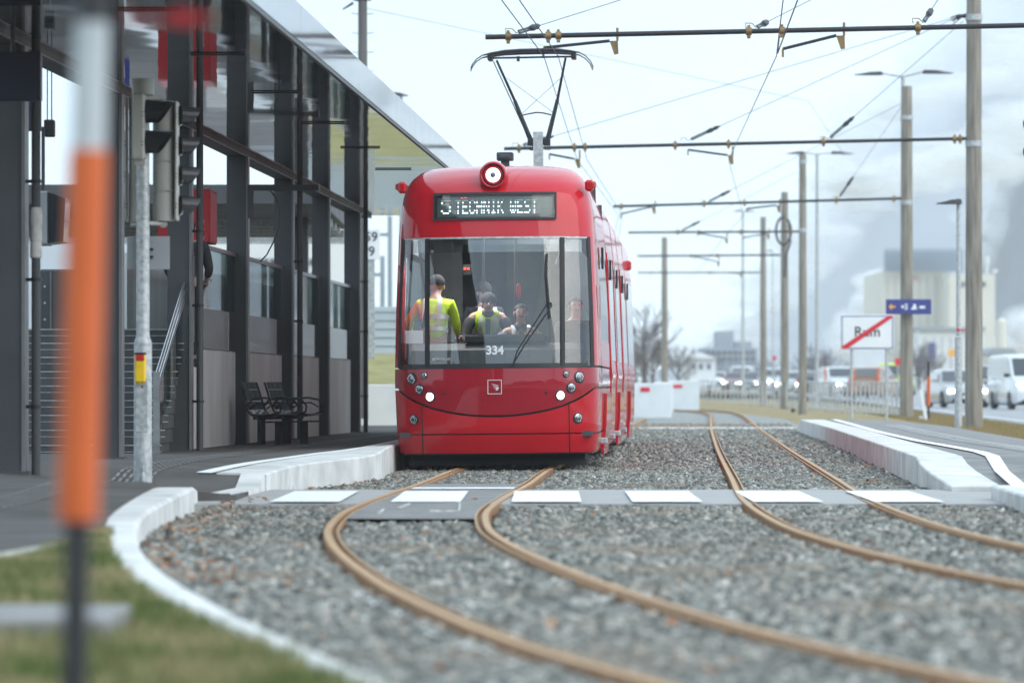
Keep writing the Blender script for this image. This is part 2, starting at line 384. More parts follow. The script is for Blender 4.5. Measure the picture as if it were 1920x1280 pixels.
# ballast beyond the modelled stones
def ballast_mat():
    m = bpy.data.materials.new('ballast'); m.use_nodes = True; t = m.node_tree; b = t.nodes['Principled BSDF']; b.inputs['Roughness'].default_value = .9
    tcn = t.nodes.new('ShaderNodeTexCoord'); vo = t.nodes.new('ShaderNodeTexVoronoi'); vo.inputs['Scale'].default_value = 22
    r = t.nodes.new('ShaderNodeValToRGB'); cr = r.color_ramp
    for p_, c_ in ((0, (.10, .11, .105)), (.3, (.20, .21, .20)), (.65, (.30, .31, .295)), (1, (.50, .49, .46))):
        e = cr.elements.new(p_) if p_ not in (0, 1) else cr.elements[0 if p_ == 0 else -1]; e.position = p_; e.color = (*c_, 1)
    sp = t.nodes.new('ShaderNodeSeparateColor'); t.links.new(tcn.outputs['Object'], vo.inputs[0]); t.links.new(vo.outputs['Color'], sp.inputs[0])
    t.links.new(sp.outputs[0], r.inputs[0]); t.links.new(r.outputs[0], b.inputs['Base Color'])
    bp = t.nodes.new('ShaderNodeBump'); bp.inputs['Strength'].default_value = .8; bp.inputs['Distance'].default_value = .03; bp.invert = True
    t.links.new(vo.outputs['Distance'], bp.inputs['Height']); t.links.new(bp.outputs[0], b.inputs['Normal']); return m
M['ballast'] = ballast_mat()
HAZE = 0.00030
# ================================================================ GROUND, TRACK BED
rng = random.Random(7)
ZB = -0.07                                       # top of the ballast; rail heads are at z = 0
def struct(o): return tag(o, kind='structure')
struct(MB().grid([[Vector((x, y, -.16)) for x in (-1290, -200, -60, 60, 200, 1290)] for y in (-150, -60, 60, 400, 3910)]).build('ground', M['verge'], base=(0, 0, 0)))
# ballast bed sheet
rows = []
for Y in [4 + 2 * i for i in range(110)]:
    x0 = pw(Y, [(4, -1), (15, -.9), (27, -2.6), (40, -3.2), (45, -2.9), (54, -2), (224, 2)]); x1 = TD * Y + (2.4 if Y > 46 else 4.6)
    rows.append([Vector((lerp(x0, x1, k / 6), Y, ZB - .015)) for k in range(7)])
tag(MB().grid(rows).build('ballast_bed', M['ballast'], base=(0, 0, 0)), kind='structure')

def catmull(pts, step=.5):
    out = []; n = len(pts)
    for i in range(n - 1):
        p0 = pts[max(i - 1, 0)]; p1 = pts[i]; p2 = pts[i + 1]; p3 = pts[min(i + 2, n - 1)]
        L = math.hypot(p2[0] - p1[0], p2[1] - p1[1]); k = max(2, int(L / step))
        for j in range(k):
            t = j / k
            out.append(tuple(.5 * ((2 * b) + (-a + c) * t + (2 * a - 5 * b + 4 * c - d) * t * t + (-a + 3 * b - 3 * c + d) * t ** 3)
                             for a, b, c, d in zip(p0, p1, p2, p3)))
    out.append(tuple(pts[-1])); return out
def offset(path, o):
    res = []
    for i, p in enumerate(path):
        a = path[max(i - 1, 0)]; b = path[min(i + 1, len(path) - 1)]
        dx, dy = b[0] - a[0], b[1] - a[1]; l = math.hypot(dx, dy); res.append((p[0] + dy / l * o, p[1] - dx / l * o))
    return res
C1 = catmull([(3.3, 6), (2.45, 8.5), (1.60, 12), (.95, 15.4), (.66, 16.9), (.38, 18.7), (.04, 21.5), (-.17, 23.6), (-.42, 26.6), (-.60, 29.4),
              (-.70, 32.1), (-.72, 36), (-.58, 40.6), (-.36, 46), (-.10, 54), (.39, 66), (1.2, 86), (2.0, 105), (2.78, 124), (3.35, 138)])
C2 = catmull([(6.4, 8), (5.0, 12), (3.9, 17), (3.05, 22.2), (2.66, 25.8), (2.44, 29.5), (2.37, 33.4), (2.46, 39.7), (2.78, 48.6), (3.56, 69.9),
              (4.5, 94), (4.98, 106), (5.9, 128), (6.8, 150), (7.25, 164), (7.45, 174), (7.1, 184), (5.9, 190), (3.6, 194), (1.0, 196)])
CX = catmull([(1.9, 103), (2.3, 106), (3.1, 109.5), (4.3, 112.6), (5.2, 116), (5.72, 120)])
# grooved rail: running head, groove, guard lip (g = side of the guard)
def rail_prof(g):
    p = [(-.031, -.14), (-.031, -.008), (-.025, 0), (.019, 0), (.026, -.006), (.029, -.035), (.055, -.035), (.058, -.005), (.072, -.005), (.075, -.14)]
    return [(a * g, b) for a, b in (p if g > 0 else p[::-1])]
def rail(path, off, g, label):
    pts = [(x, y, .004) for x, y in offset(path, off)]
    r = MB().sweep(rail_prof(g), pts).build('rail', [M['rust'], M['railtop']], smooth='s')
    me = r.data
    for p in me.polygons:
        if p.normal.z > .8 and p.center.z + r.location.z > -.02: p.material_index = 1
    tag(r, label, 'rail', 'rusty tram rails')
rail(C1, -.53, 1, "rusty curved rail nearest the grass, left rail of the tram's own track")
rail(C1, .53, -1, "rusty curved rail under the tram's right side, sweeping to the bottom right corner")
rail(C2, -.53, 1, 'left rail of the empty right-hand track, bending in front of the crossing')
rail(C2, .53, -1, 'outermost right rail of the empty track, beside the right platform')
rail(CX, -.5, 1, 'far crossover rail running between the two tracks, farther one')
rail(CX, .5, -1, 'far crossover rail running between the two tracks, nearer one')

# pale concrete strip showing beside the near rail
struct(MB().sweep([(-.03, -.1), (-.03, -.028), (.03, -.03), (.03, -.1)], [(x, y, 0) for x, y in offset(C1, -.66) if 16.2 < y < 23.2]).build('drain_strip', M['kerb'], base=(0, 0, 0)))
# loose stones
def stones(n, Ymin, Ymax, name, label, seed, xf, size):
    r = np.random.default_rng(seed)
    u = r.random(n); Y = Ymin * (Ymax / Ymin) ** u if name == 'x' else Ymin + (Ymax - Ymin) * r.random(n)
    x0 = np.interp(Y, *xf[0]); x1 = np.interp(Y, *xf[1]); X = x0 + (x1 - x0) * r.random(n)
    # keep rails, crossing slabs free
    keep = np.ones(n, bool)
    for path in (C1, C2, CX):
        a = np.array(path); cy = np.interp(Y, a[:, 1], a[:, 0]) if a[0, 1] < a[-1, 1] else None
        if path is CX: continue
        for o in (-.53, .53): keep &= np.abs(X - (cy + o)) > .075
    c1 = np.array(C1); cc = np.interp(Y, c1[:, 1], c1[:, 0])
    keep &= ~((Y > 38.35) & (Y < 43.75) & (X > -2.3)); keep &= ~((Y > 33.9) & (Y < 46.2) & (np.abs(X - cc) < .53))
    X = X[keep]; Y = Y[keep]; n = len(X)
    base = np.array([(-1, -1, -1), (1, -1, -1), (1, 1, -1), (-1, 1, -1), (-1, -1, 1), (1, -1, 1), (1, 1, 1), (-1, 1, 1)]) * .5
    v = base[None] * (1 + .45 * (r.random((n, 8, 3)) - .5)) * (size * (.6 + .8 * r.random((n, 1, 3)))) + (r.random((n, 8, 3)) - .5) * size * .3
    a = r.random(n) * 6.28; b = (r.random(n) - .5) * 1.6; c = (r.random(n) - .5) * 1.6
    def rot(v, ang, i, j):
        ca, sa = np.cos(ang)[:, None], np.sin(ang)[:, None]; p = v[..., i] * ca - v[..., j] * sa; q = v[..., i] * sa + v[..., j] * ca
        v = v.copy(); v[..., i] = p; v[..., j] = q; return v
    v = rot(rot(rot(v, b, 1, 2), c, 0, 2), a, 0, 1)
    z = ZB + (r.random(n) - .35) * size * .9
    v += np.stack([X, Y, z], 1)[:, None]
    f = np.array([(0, 3, 2, 1), (4, 5, 6, 7), (0, 1, 5, 4), (1, 2, 6, 5), (2, 3, 7, 6), (3, 0, 4, 7)])
    f = (f[None] + (np.arange(n) * 8)[:, None, None]).reshape(-1)
    me = bpy.data.meshes.new(name); me.vertices.add(n * 8); me.vertices.foreach_set('co', v.reshape(-1))
    me.loops.add(n * 24); me.loops.foreach_set('vertex_index', f); me.polygons.add(n * 6)
    me.polygons.foreach_set('loop_start', np.arange(n * 6) * 4); me.polygons.foreach_set('loop_total', np.full(n * 6, 4))
    me.materials.append(M['stone']); me.update(calc_edges=True)
    o = bpy.data.objects.new(name, me); S.collection.objects.link(o)
    tag(o, label, 'ballast', kind='stuff')
BX0 = ([14, 16.4, 18.3, 20, 22.4, 24.7, 27.2, 29.7, 33, 35.5, 39.5, 43, 45, 47, 49.7, 52, 90, 120], [-.2, -.62, -.88, -1.18, -1.5, -1.82, -2.15, -2.3, -2.45, -2.42, -2.45, -2.22, -1.9, -1.6, -1.32, -1.35, .15, 1.6])
BX1 = ([14, 30, 36, 40, 45.7, 50, 60, 90, 120], [1.9, 3.6, 3.95, 4.3, 3.92, 4.1, 4.5, 5.72, 7.0])
stones(150000, 14.3, 60, 'ballast', 'grey crushed stone ballast around the near tracks', 3, (BX0, BX1), .041)
stones(56000, 60, 120, 'ballast', 'grey crushed stone ballast beside and beyond the tram', 4, (BX0, BX1), .052)

# dead leaves
mb = MB()
for i in range(330):
    if i < 130: Y = rng.uniform(23, 41); X = np.interp(Y, *BX0) + abs(rng.gauss(0, .22)) + .03
    elif i < 200: Y = rng.uniform(46, 80); X = np.interp(Y, *BX1) - abs(rng.gauss(0, .3)) - .02
    elif i < 225: Y = rng.uniform(43.8, 50); X = np.interp(Y, *BX0) + abs(rng.gauss(0, .15)) + .03
    else: Y = rng.uniform(15, 60); X = rng.uniform(np.interp(Y, *BX0), np.interp(Y, *BX1))
    s_ = rng.uniform(.015, .038); a = rng.uniform(0, 6.28); c = Vector((X, Y, ZB + .05)); ca, sa = math.cos(a), math.sin(a)
    q = []
    for (u, w) in ((-1.1, 0), (-.3, .6), (.6, .5), (1.2, 0), (.5, -.55), (-.4, -.6)):
        q.append(c + Vector(((u * ca - w * sa) * s_, (u * sa + w * ca) * s_, (abs(w) * .6 + rng.uniform(0, .5)) * s_)))
    mb.add(q, [(0, 1, 2, 3, 4, 5)])
tag(mb.build('fallen_leaf_litter', M['leaf'], base=(0, 0, 0)), 'scattered brown fallen leaves lying on the ballast', 'leaves', kind='stuff')

# crossing
struct(MB().box((.725, 41.1, -.08), (7.75, 5.3, .14)).build('pedestrian_crossing', M['plank']))
c1 = np.array(C1)
rows = []
for Y in [33.9 + .5 * i for i in range(25)]:
    cx = float(np.interp(Y, c1[:, 1], c1[:, 0])); rows.append([Vector((cx - .47, Y, -.002)), Vector((cx + .47, Y, -.002))])
struct(MB().grid(rows).build('track_infill', M['asphalt_patch'], base=(0, 0, 0)))
mb = MB(); mb2 = MB()
cxf = lambda Y: float(np.interp(Y, c1[:, 1], c1[:, 0]))
for k in range(6):
    x = -1.66 + .985 * k
    hole = .005
    mb.grid([[Vector((x - .285 - .03 * t, 42.5 - 3.9 * t, hole)), Vector((x + .285 - .03 * t, 42.5 - 3.9 * t, hole))] for t in (0, .5, 1)])
mb.grid([[Vector((cxf(y) - .47, y, .004)), Vector((cxf(y) + .47, y, .004))] for y in (43.5, 44.1)])
struct(mb.build('zebra_marking', M['white_paint'], base=(0, 0, 0)))
for (a, b) in (((-.42, 38.2), (-.40, 35.9)), ((-.40, 35.9), (-.62, 35.8)), ((-.88, 36.6), (-.82, 38.0)), ((-.98, 36.2), (-.99, 35))):
    mb2.path([(a[0], a[1], .001), (b[0], b[1], .001)], .012, 4)
struct(mb2.build('chalk_marking', M['thin_paint'], base=(0, 0, 0)))
# far concrete crossing strip
struct(MB().box((4.1, 107, -.075), (5.0, 3.0, .14)).build('pedestrian_crossing', M['kerb']))

# ================================================================ LEFT PAVEMENT AND PLATFORM
EDGE_Z = [(30, .12), (38.6, .12), (39.6, .035), (42.4, .02), (43.3, .13), (50, .235), (60, .27), (90, .27)]
COL_Z = [(25, .12), (36, .15), (41, .20), (46, .215), (61, .19), (80, .15), (95, .14)]
def zL(X, Y):
    s_ = X - TD * Y; t = sstep((pw(Y, [(38.6, -3.3), (39.6, -4.3), (42.4, -4.45), (43.3, -4.1), (46, -3.7), (50, -3.3)]) - s_) / 1.9); return lerp(pw(Y, EDGE_Z), pw(Y, COL_Z), t)
KO = [(15.0, -.72), (16.4, -.95), (18, -1.25), (20.1, -1.57), (22.3, -1.88), (24.6, -2.14), (27, -2.36), (30.4, -2.60), (34.8, -2.79), (37.5, -2.88), (39.0, -2.92)]
KI = [(15.0, -.42), (16.4, -.66), (18, -.96), (20.1, -1.28), (22.3, -1.60), (24.6, -1.90), (27, -2.14), (30.4, -2.38), (34.8, -2.50), (37.5, -2.56), (39.6, -2.60)]
PE = [(y_, x_) for x_, y_ in catmull([(-2.30, 42.4), (-2.24, 43.3), (-2.08, 45.7), (-1.80, 47.1), (-1.43, 48.9), (-1.38, 50.5), (-1.37, 54), (-1.12, 60), (-.71, 70), (.515, 100)], .4)]
def edgeX(Y):
    if Y < 39.6: return pw(Y, KO) + .02
    return -2.30 if Y < 43.3 else pw(Y, PE) - .015
rows = []
for Y in [25.6, 27, 28.5, 30, 32, 34, 36, 37.5, 38.6, 39.1, 39.6, 40.5, 41.5, 42.4, 42.8, 43.3, 43.4, 44.2, 45, 46, 47, 48, 49.7, 52, 54, 57, 60, 65, 70, 75, 80, 85, 90, 96]:
    x1 = edgeX(Y); rows.append([Vector((x1 + .004, Y, -.12))] + [Vector((X, Y, zL(X, Y))) for X in [x1 - (x1 + 13) * (k / 24) ** 1.6 for k in range(25)]])
rows.insert(0, [Vector((-2.46, 22.9, -.12))] + [Vector((lerp(-2.47, -13, (k / 24) ** 1.6), 22.9, .115)) for k in range(25)])
rows.insert(0, [Vector((-3.59, 10, -.12))] + [Vector((lerp(-3.6, -13, (k / 24) ** 1.6), 10, .11)) for k in range(25)])
struct(MB().grid(rows).build('pavement', M['asphalt'], smooth='s', base=(0, 0, 0)))
# concrete path edging along the grass
MB_ = MB().sweep([(-.04, -.1), (-.04, 0), (.04, 0), (.04, -.1)], [(-3.62, 10, .135), (-2.47, 22.9, .135), (-2.20, 25.9, .135)])
struct(MB_.build('path_edging', M['kerb'], base=(0, 0, 0)))
# curved kerb
def kerbz(Y): return pw(Y, [(15, .03), (22, .05), (27, .09), (31, .12), (38.6, .125), (39.6, .07)])
mb = MB(); vs = []
Ys = [15.0 - 5 + .0] + [10.5 + .6 * i for i in range(48)] + [39.0]
Ys = sorted(set([y for y in Ys if y <= 39.1]))
def ext(tab, Y):
    if Y < 15: return tab[0][1] + (15 - Y) * .17
    return pw(Y, tab)
def sm(tab, Y): return sum(ext(tab, Y + d) for d in (-1.2, -.6, 0, .6, 1.2)) / 5
prof_rows = []
for Y in Ys:
    o, i_, z = sm(KO, Y), sm(KI, Y) , kerbz(Y)
    prof_rows.append([Vector((o, Y, -.15)), Vector((o, Y, z - .012)), Vector((o + .015, Y, z)), Vector((i_ - .025, Y, z)), Vector((i_, Y, z - .025)), Vector((i_ + .01, Y, -.15))])
mb.grid(prof_rows); n = len(prof_rows[0]); mb.f.append(tuple(range(len(mb.v) - n, len(mb.v)))); mb.m.append(0)
tag(mb.build('kerb', M['kerb'], smooth='s', base=(0, 0, 0)), kind='structure')
# platform edge blocks
mb = MB(); rows = []
LNX = [(43.25, -2.82), (45.5, -2.60), (48.4, -2.23), (52, -1.80), (55.4, -1.56), (60, -1.36), (96, .15)]
for Y in [43.3, 43.8, 44.4, 45, 45.5, 46, 46.5, 47, 47.5, 48, 48.5, 49, 49.7, 50.5, 52, 54, 57, 60, 66, 72, 80, 88, 96]:
    x = pw(Y, PE); z = pw(Y, EDGE_Z) + .016; xl = min(pw(Y, LNX) + .12, x - .1)
    rows.append([Vector((xl, Y, zL(xl, Y) - .01)), Vector((xl, Y, zL(xl, Y) + .016)), Vector((x - .02, Y, z)), Vector((x, Y, z - .015)), Vector((x, Y, -.15))])
mb.grid(rows); mb.grid([rows[0][:4], [Vector((p.x, p.y, -.1)) for p in rows[0][:4]]]); struct(mb.build('platform_edge', M['kerb'], smooth='s', base=(0, 0, 0)))
mb = MB(); mb.grid([[Vector((-2.475, 42.45, .032)), Vector((-2.265, 42.45, .032)), Vector((-2.26, 42.45, -.1))], [Vector((-2.47, 43.28, .148)), Vector((-2.255, 43.28, .148)), Vector((-2.25, 43.28, -.1))]])
mb.grid([[Vector((-2.56, 39.75, .045)), Vector((-2.36, 39.75, .045)), Vector((-2.35, 39.75, -.1))], [Vector((-2.475, 42.44, .034)), Vector((-2.265, 42.44, .034)), Vector((-2.26, 42.44, -.1))]])
struct(mb.build('ramp_kerb', M['kerb'], base=(0, 0, 0)))
# white safety line, tactile strip
def strip(name, f0, f1, Ys, zf, mat, h=.005):
    return struct(MB().grid([[Vector((f0(Y), Y, zf(f0(Y), Y) + h)), Vector((f1(Y), Y, zf(f1(Y), Y) + h))] for Y in Ys]).build(name, mat, base=(0, 0, 0)))
LN = [(y_, x_) for x_, y_ in catmull([(-2.82, 43.25), (-2.60, 45.5), (-2.23, 48.4), (-1.80, 52), (-1.56, 55.4), (-1.36, 60), (.15, 96)], .5)]
strip('platform_line', lambda Y: pw(Y, LN) - .07, lambda Y: pw(Y, LN) + .07, [43.3, 44, 45, 46, 47, 48, 50, 52, 54, 60, 70, 84, 96], zL, M['white_paint'], .012)
# (slabs are part of the edge) between line and edge
TL = [(25, -3.75), (32, -3.5), (38, -3.55), (44, -3.36), (50, -3.05), (60, -2.6), (95, -1.2)]
mb = MB()
for k in range(6):
    for Y in [26 + .34 * i for i in range(150)]:
        x = pw(Y, TL) - .15 + .06 * k; mb.grid([[Vector((x - .014, y, zL(x, y) + .006)), Vector((x + .014, y, zL(x, y) + .006))] for y in (Y, Y + .27)])
struct(mb.build('tactile_strip', M['asphalt_patch'], base=(0, 0, 0)))
struct(MB().box((-33, 125, -.07), (55, 130, .1)).build('added_dark_bed', M['asphalt']))  # dark ground sheet added so the mirror soffit reflects less pale

# grass in the lower left corner
rows = []
def gz(X, Y): return .06 + .05 * math.sin(X * 2.1 + Y * .7) * .4 + .03 * sstep((-X - 1.2))
for Y in [7 + .8 * i for i in range(25)]:
    x1 = sm(KO, Y) + .02 if Y < 26 else pw(Y, KO); x0 = -3.6 + (Y - 10) * .0876
    rows.append([Vector((lerp(x1, x0, k / 8), Y, (kerbz(Y) - .02) if k == 0 else gz(lerp(x1, x0, k / 8), Y))) for k in range(9)])
struct(MB().grid(rows).build('lawn', M['grass_base'], smooth='all', base=(0, 0, 0)))
r_ = np.random.default_rng(5); n = 60000
Y = 9 + 17.0 * r_.random(n) ** .8; x1 = np.array([sm(KO, y) for y in Y]) + .03; x0 = np.maximum(-3.6 + (Y - 10) * .0876, -.118 * Y - .3); t = r_.random(n); X = x1 + (x0 - x1) * t
clump = np.sin(X * 5.3 + 1.7 * np.sin(Y * 1.9)) * np.sin(Y * 2.3 + X) ; keep = (clump + r_.random(n) * 1.6 > .1) & ~((np.abs(Y - 16.4) < .65) & (X < -1.33))
X = X[keep]; Y = Y[keep]; n = len(X)
h = .03 + .06 * r_.random(n); a = r_.random(n) * 6.28; w = .004 + .004 * r_.random(n); lean = (r_.random((n, 2)) - .5) * .09
Zg = np.array([gz(x, y) for x, y in zip(X, Y)])
v = np.zeros((n, 3, 3)); v[:, 0] = np.stack([X - np.cos(a) * w, Y - np.sin(a) * w, Zg - .01], 1); v[:, 1] = np.stack([X + np.cos(a) * w, Y + np.sin(a) * w, Zg - .01], 1)
v[:, 2] = np.stack([X + lean[:, 0], Y + lean[:, 1], Zg + h], 1)
me = bpy.data.meshes.new('grass'); me.vertices.add(n * 3); me.vertices.foreach_set('co', v.reshape(-1)); me.loops.add(n * 3); me.loops.foreach_set('vertex_index', np.arange(n * 3))
me.polygons.add(n); me.polygons.foreach_set('loop_start', np.arange(n) * 3); me.polygons.foreach_set('loop_total', np.full(n, 3)); me.materials.append(M['blade']); me.update(calc_edges=True)
o = bpy.data.objects.new('grass', me); S.collection.objects.link(o); tag(o, 'short patchy green and brown grass inside the curved kerb', 'grass', kind='stuff')
slab = MB().cbox((-1.72, 16.4, .12), (.72, 1.1, .10), .012).build('access_cover', M['asphalt_patch'])
tag(slab, 'flat grey concrete cover slab set in the grass at the left edge', 'cover slab')

# ================================================================ RIGHT PLATFORM AND ROAD
RE = [(36, 3.86), (40, 4.02), (43.4, 3.98), (45.5, 3.93), (50, 4.12), (60, 4.52), (79, 5.28), (100, 6.0)]
RZ = [(36, .10), (43, .03), (44, .08), (47, .25), (97, .25), (100, .06)]
Yr = [43, 44, 45, 46, 47, 50, 55, 60, 66, 72, 79, 86, 92, 97, 100]
mb = MB(); rows = []
for Y in Yr:
    x = pw(Y, RE); z = pw(Y, RZ); rows.append([Vector((x, Y, -.15)), Vector((x, Y, z - .012)), Vector((x + .012, Y, z)), Vector((x + .46, Y, z))])
mb.grid(rows); mb.f.append((3, 2, 1, 0)); mb.m.append(0)
struct(mb.build('platform_edge', M['kerb'], smooth='s', base=(0, 0, 0)))
mb = MB()
for Y in [47 + 1.0 * i for i in range(50)]:
    x = pw(Y, RE); z = pw(Y, RZ); mb.box((x + .22, Y, z + .002), (.46, .012, .006))
struct(mb.build('slab_joint', M['concrete'], base=(0, 0, 0)))
def zR(X, Y): return pw(Y, RZ) - .012 if Y < 100 else .06
rows = [[Vector((pw(Y, RE) + .4 + (4.1 + TD * Y - (pw(Y, RE) - 0) + 1.2 - .4) * k / 6, Y, lerp(zR(0, Y), .06 if Y < 60 else .05, (k / 6) ** 3))) for k in range(7)] for Y in [30, 36, 40] + Yr]
struct(MB().grid(rows).build('pavement', M['asphalt_patch'], base=(0, 0, 0)))
RL = [(38, 4.28), (41, 4.42), (50.6, 4.96), (60, 5.13), (71, 5.5), (90, 6.3), (100, 6.7)]
strip('platform_line', lambda Y: pw(Y, RL) - .07, lambda Y: pw(Y, RL) + .07, [38, 41] + Yr[2:], zR, M['white_paint'], .014)
mb = MB()
for k in range(6):
    for Y in [40 + .34 * i for i in range(130)]:
        x = pw(Y, RL) + .55 + .06 * k; mb.grid([[Vector((x - .014, y, zR(x, y) + .006)), Vector((x + .014, y, zR(x, y) + .006))] for y in (Y, Y + .27)])
struct(mb.build('tactile_strip', M['thin_paint'], base=(0, 0, 0)))
mb = MB(); mb.sweep([(-.10, -.15), (-.10, .09), (-.085, .105), (.10, .105), (.10, -.15)], [(4.35, 26, 0), (4.1, 33, 0), (4.02, 36, 0), (4.08, 38, 0), (4.16, 40.2, 0)])
struct(mb.build('kerb', M['kerb'], base=(0, 0, 0)))
# verge with dry grass and the road behind
rows = [[Vector((lerp((4.9 if Y < 99 else 2.2) + TD * Y - (0 if Y < 140 else (Y - 140) * .045), 7.55 + TD * Y - (0 if Y < 200 else (Y - 200) ** 1.5 * .0028), k / 4), Y, (-.14 if k == 0 and Y > 99 else .045 + (.02 if k in (1, 2) else 0)))) for k in range(5)] for Y in [20, 60, 90, 98.5, 99.5] + [104 + 6 * i for i in range(36)]]
struct(MB().grid(rows).build('verge', M['verge'], base=(0, 0, 0)))
r_ = np.random.default_rng(9); n = 26000; Y = 60 + 90 * r_.random(n); X = TD * Y + 4.95 + 1.9 * r_.random(n); h = .03 + .10 * r_.random(n) ** 3; a = r_.random(n) * 6.28
v = np.zeros((n, 3, 3)); v[:, 0] = np.stack([X - .012, Y, .03 + 0 * X], 1); v[:, 1] = np.stack([X + .012, Y, .03 + 0 * X], 1); v[:, 2] = np.stack([X + (r_.random(n) - .5) * .08, Y, .05 + h], 1)
me = bpy.data.meshes.new('dry_grass'); me.vertices.add(n * 3); me.vertices.foreach_set('co', v.reshape(-1)); me.loops.add(n * 3); me.loops.foreach_set('vertex_index', np.arange(n * 3))
me.polygons.add(n); me.polygons.foreach_set('loop_start', np.arange(n) * 3); me.polygons.foreach_set('loop_total', np.full(n, 3)); me.materials.append(M['verge']); me.update(calc_edges=True)
o = bpy.data.objects.new('dry_grass', me); S.collection.objects.link(o); tag(o, 'yellowed dry grass between the right platform and the road', 'grass', kind='stuff')
def zroad(Y): return pw(Y, [(60, .03), (185, .10), (450, .75), (900, 1.0)])
def xroad(Y, s_): return s_ + TD * Y - (0 if Y < 200 else (Y - 200) ** 1.5 * .0028)
rows = [[Vector((xroad(Y, a), Y, zroad(Y))) for a in (7.3, 11, 15, 20, 26)] for Y in [40, 80, 120, 160, 185, 210, 240, 280, 320, 370, 430, 500, 600, 760, 900]]
struct(MB().grid(rows).build('road', M['road'], base=(0, 0, 0)))
mb = MB()
for a in (7.7, 14.2, 20.5):
    mb.grid([[Vector((xroad(Y, a), Y, zroad(Y) + .012)), Vector((xroad(Y, a + .14), Y, zroad(Y) + .012))] for Y in (100, 130, 160, 185, 210, 240, 280, 320, 370, 430)])
for Y in range(110, 420, 9):
    for a in (10.9, 17.4): mb.grid([[Vector((xroad(y, a), y, zroad(y) + .012)), Vector((xroad(y, a + .14), y, zroad(y) + .012))] for y in (Y, Y + 3)])
struct(mb.build('road_marking', M['white_paint'], base=(0, 0, 0)))

# ================================================================ PLATFORM CANOPY
SO, ZS, SI = -3.59, 3.95, -5.9
canopy = thing('platform_canopy', 'long dark platform canopy with mirror-polished soffit and silver fascia beside the tram', 'canopy', (-2, 41, 0))
rows = [[T(SO - .03, 28, ZS), T(SO - .03, 84, ZS)], [T(SI - 7, 28, ZS), T(SI - 7, 84, ZS)]]
mb = MB(); Ys = [28 + 1.6 * i for i in range(36)]
for a, b in zip(Ys, Ys[1:]):                      # separate metal sheets with narrow open joints
    for s0, s1 in ((SO - .035, SI - .02),):
        mb.add([T(s0, a + .006, ZS), T(s0, b - .006, ZS), T(s1, b - .006, ZS), T(s1, a + .006, ZS)], [(0, 3, 2, 1)])
mb.build('soffit', M['soffit'], canopy)
mb = MB(); Ys = [28 + 7.0 * i for i in range(9)]
for a, b in zip(Ys, Ys[1:]): mb.prism([T(SO, a + .006, ZS + .035), T(SO, b - .006, ZS + .035), T(SO, b - .006, ZS + .36), T(SO, a + .006, ZS + .36)], (-.02, 0, 0))
mb.build('fascia', M['fascia'], canopy)
mb = MB()
mb.prism([T(SO - .035, 28, ZS + .02), T(SO - .035, 84, ZS + .02), T(SI - .3, 84, ZS + .02), T(SI - .3, 28, ZS + .02)], (0, 0, .30))
mb.build('roof_deck', M['steel_dark'], canopy)
mb = MB().prism([T(SO + .004, 28, ZS - .012), T(SO + .004, 84, ZS - .012), T(SO - .03, 84, ZS - .012), T(SO - .03, 28, ZS - .012)], (0, 0, .036))
mb.build('drip_edge', M['pipe_dark'], canopy)
mb = MB().prism([T(SI - .02, 28, ZS - .05), T(SI - .02, 83.9, ZS - .05), T(SI - .28, 83.9, ZS - .05), T(SI - .28, 28, ZS - .05)], (0, 0, .065))
mb.build('beam', M['steel_dark'], canopy)
mb = MB().prism([T(SI - .016, 28, ZS - .06), T(SI - .016, 83.9, ZS - .06), T(SI - .03, 83.9, ZS - .06), T(SI - .03, 28, ZS - .06)], (0, 0, .009))
mb.build('beam_flange', M['steel_edge'], canopy)
for i in range(8):
    Y = [37.9, 43.0, 48.6, 54.3, 59.9, 65.9, 71.9, 78.2][i]
    MB().box(T(-4.45 + .02 * i, Y, ZS - .010), (.50, .05, .014), rz=0).build('soffit_light', M['black'], canopy)
Yc = [34.6, 41.2, 48.0, 54.5, 61.2, 67.9, 74.4, 81.0]
names = ['nearest the camera, beyond the left edge', 'at the left edge of the picture', 'behind the orange snow pole', 'just right of the traffic signal',
         'left of the black bench seats', 'right behind the black bench seats', 'second from the far end of the canopy', 'farthest, last before the tram']
for i, Y in enumerate(Yc):
    x = SI + TD * Y; z0 = zL(x - .13, Y) - .02
    c = thing('canopy_column', 'dark grey square steel column of the canopy, ' + names[i], 'column', (x - .13, Y, z0), group='dark steel columns along the platform')
    MB().box((x - .155, Y, (z0 + ZS - .055) / 2), (.25, .30, ZS - .055 - z0)).build('column_web', M['steel_dark'], c)
    MB().box((x - .015, Y, (z0 + ZS - .06) / 2), (.028, .34, ZS - .06 - z0 - .004)).build('column_flange', M['steel_edge'], c)
    MB().box((x - .14, Y, z0 + .02), (.33, .42, .03)).build('foot_plate', M['steel_dark'], c)
    if i % 2 == 1:
        px = x + .085; dz = z0 - .01
        d = thing('drainpipe', 'thin dark drainpipe clamped to the canopy column ' + names[i], 'drainpipe', (px, Y - .06, dz), group='drainpipes beside the columns')
        MB().tube((px, Y - .06, dz), (px, Y - .06, ZS), .04, n=14).build('pipe', M['steel_dark'], d, smooth='s')
        for zz in (.75, 1.85, 2.7):
            MB().lathe((px, Y - .06, zz), (0, 0, 1), [(0, .048), (.03, .048)]).box((px - .06, Y - .06, zz + .015), (.07, .02, .03)).build('pipe_clamp', M['black'], d)
        if i == 1:
            MB().lathe((px, Y - .06, 2.05), (0, 0, 1), [(0, .042), (.01, .052), (.12, .05), (.14, .045), (.16, .054), (.25, .05), (.27, .045), (.3, .055), (.42, .052), (.44, .042)]).build('tape_wrap', M['tape'], d, smooth='s')

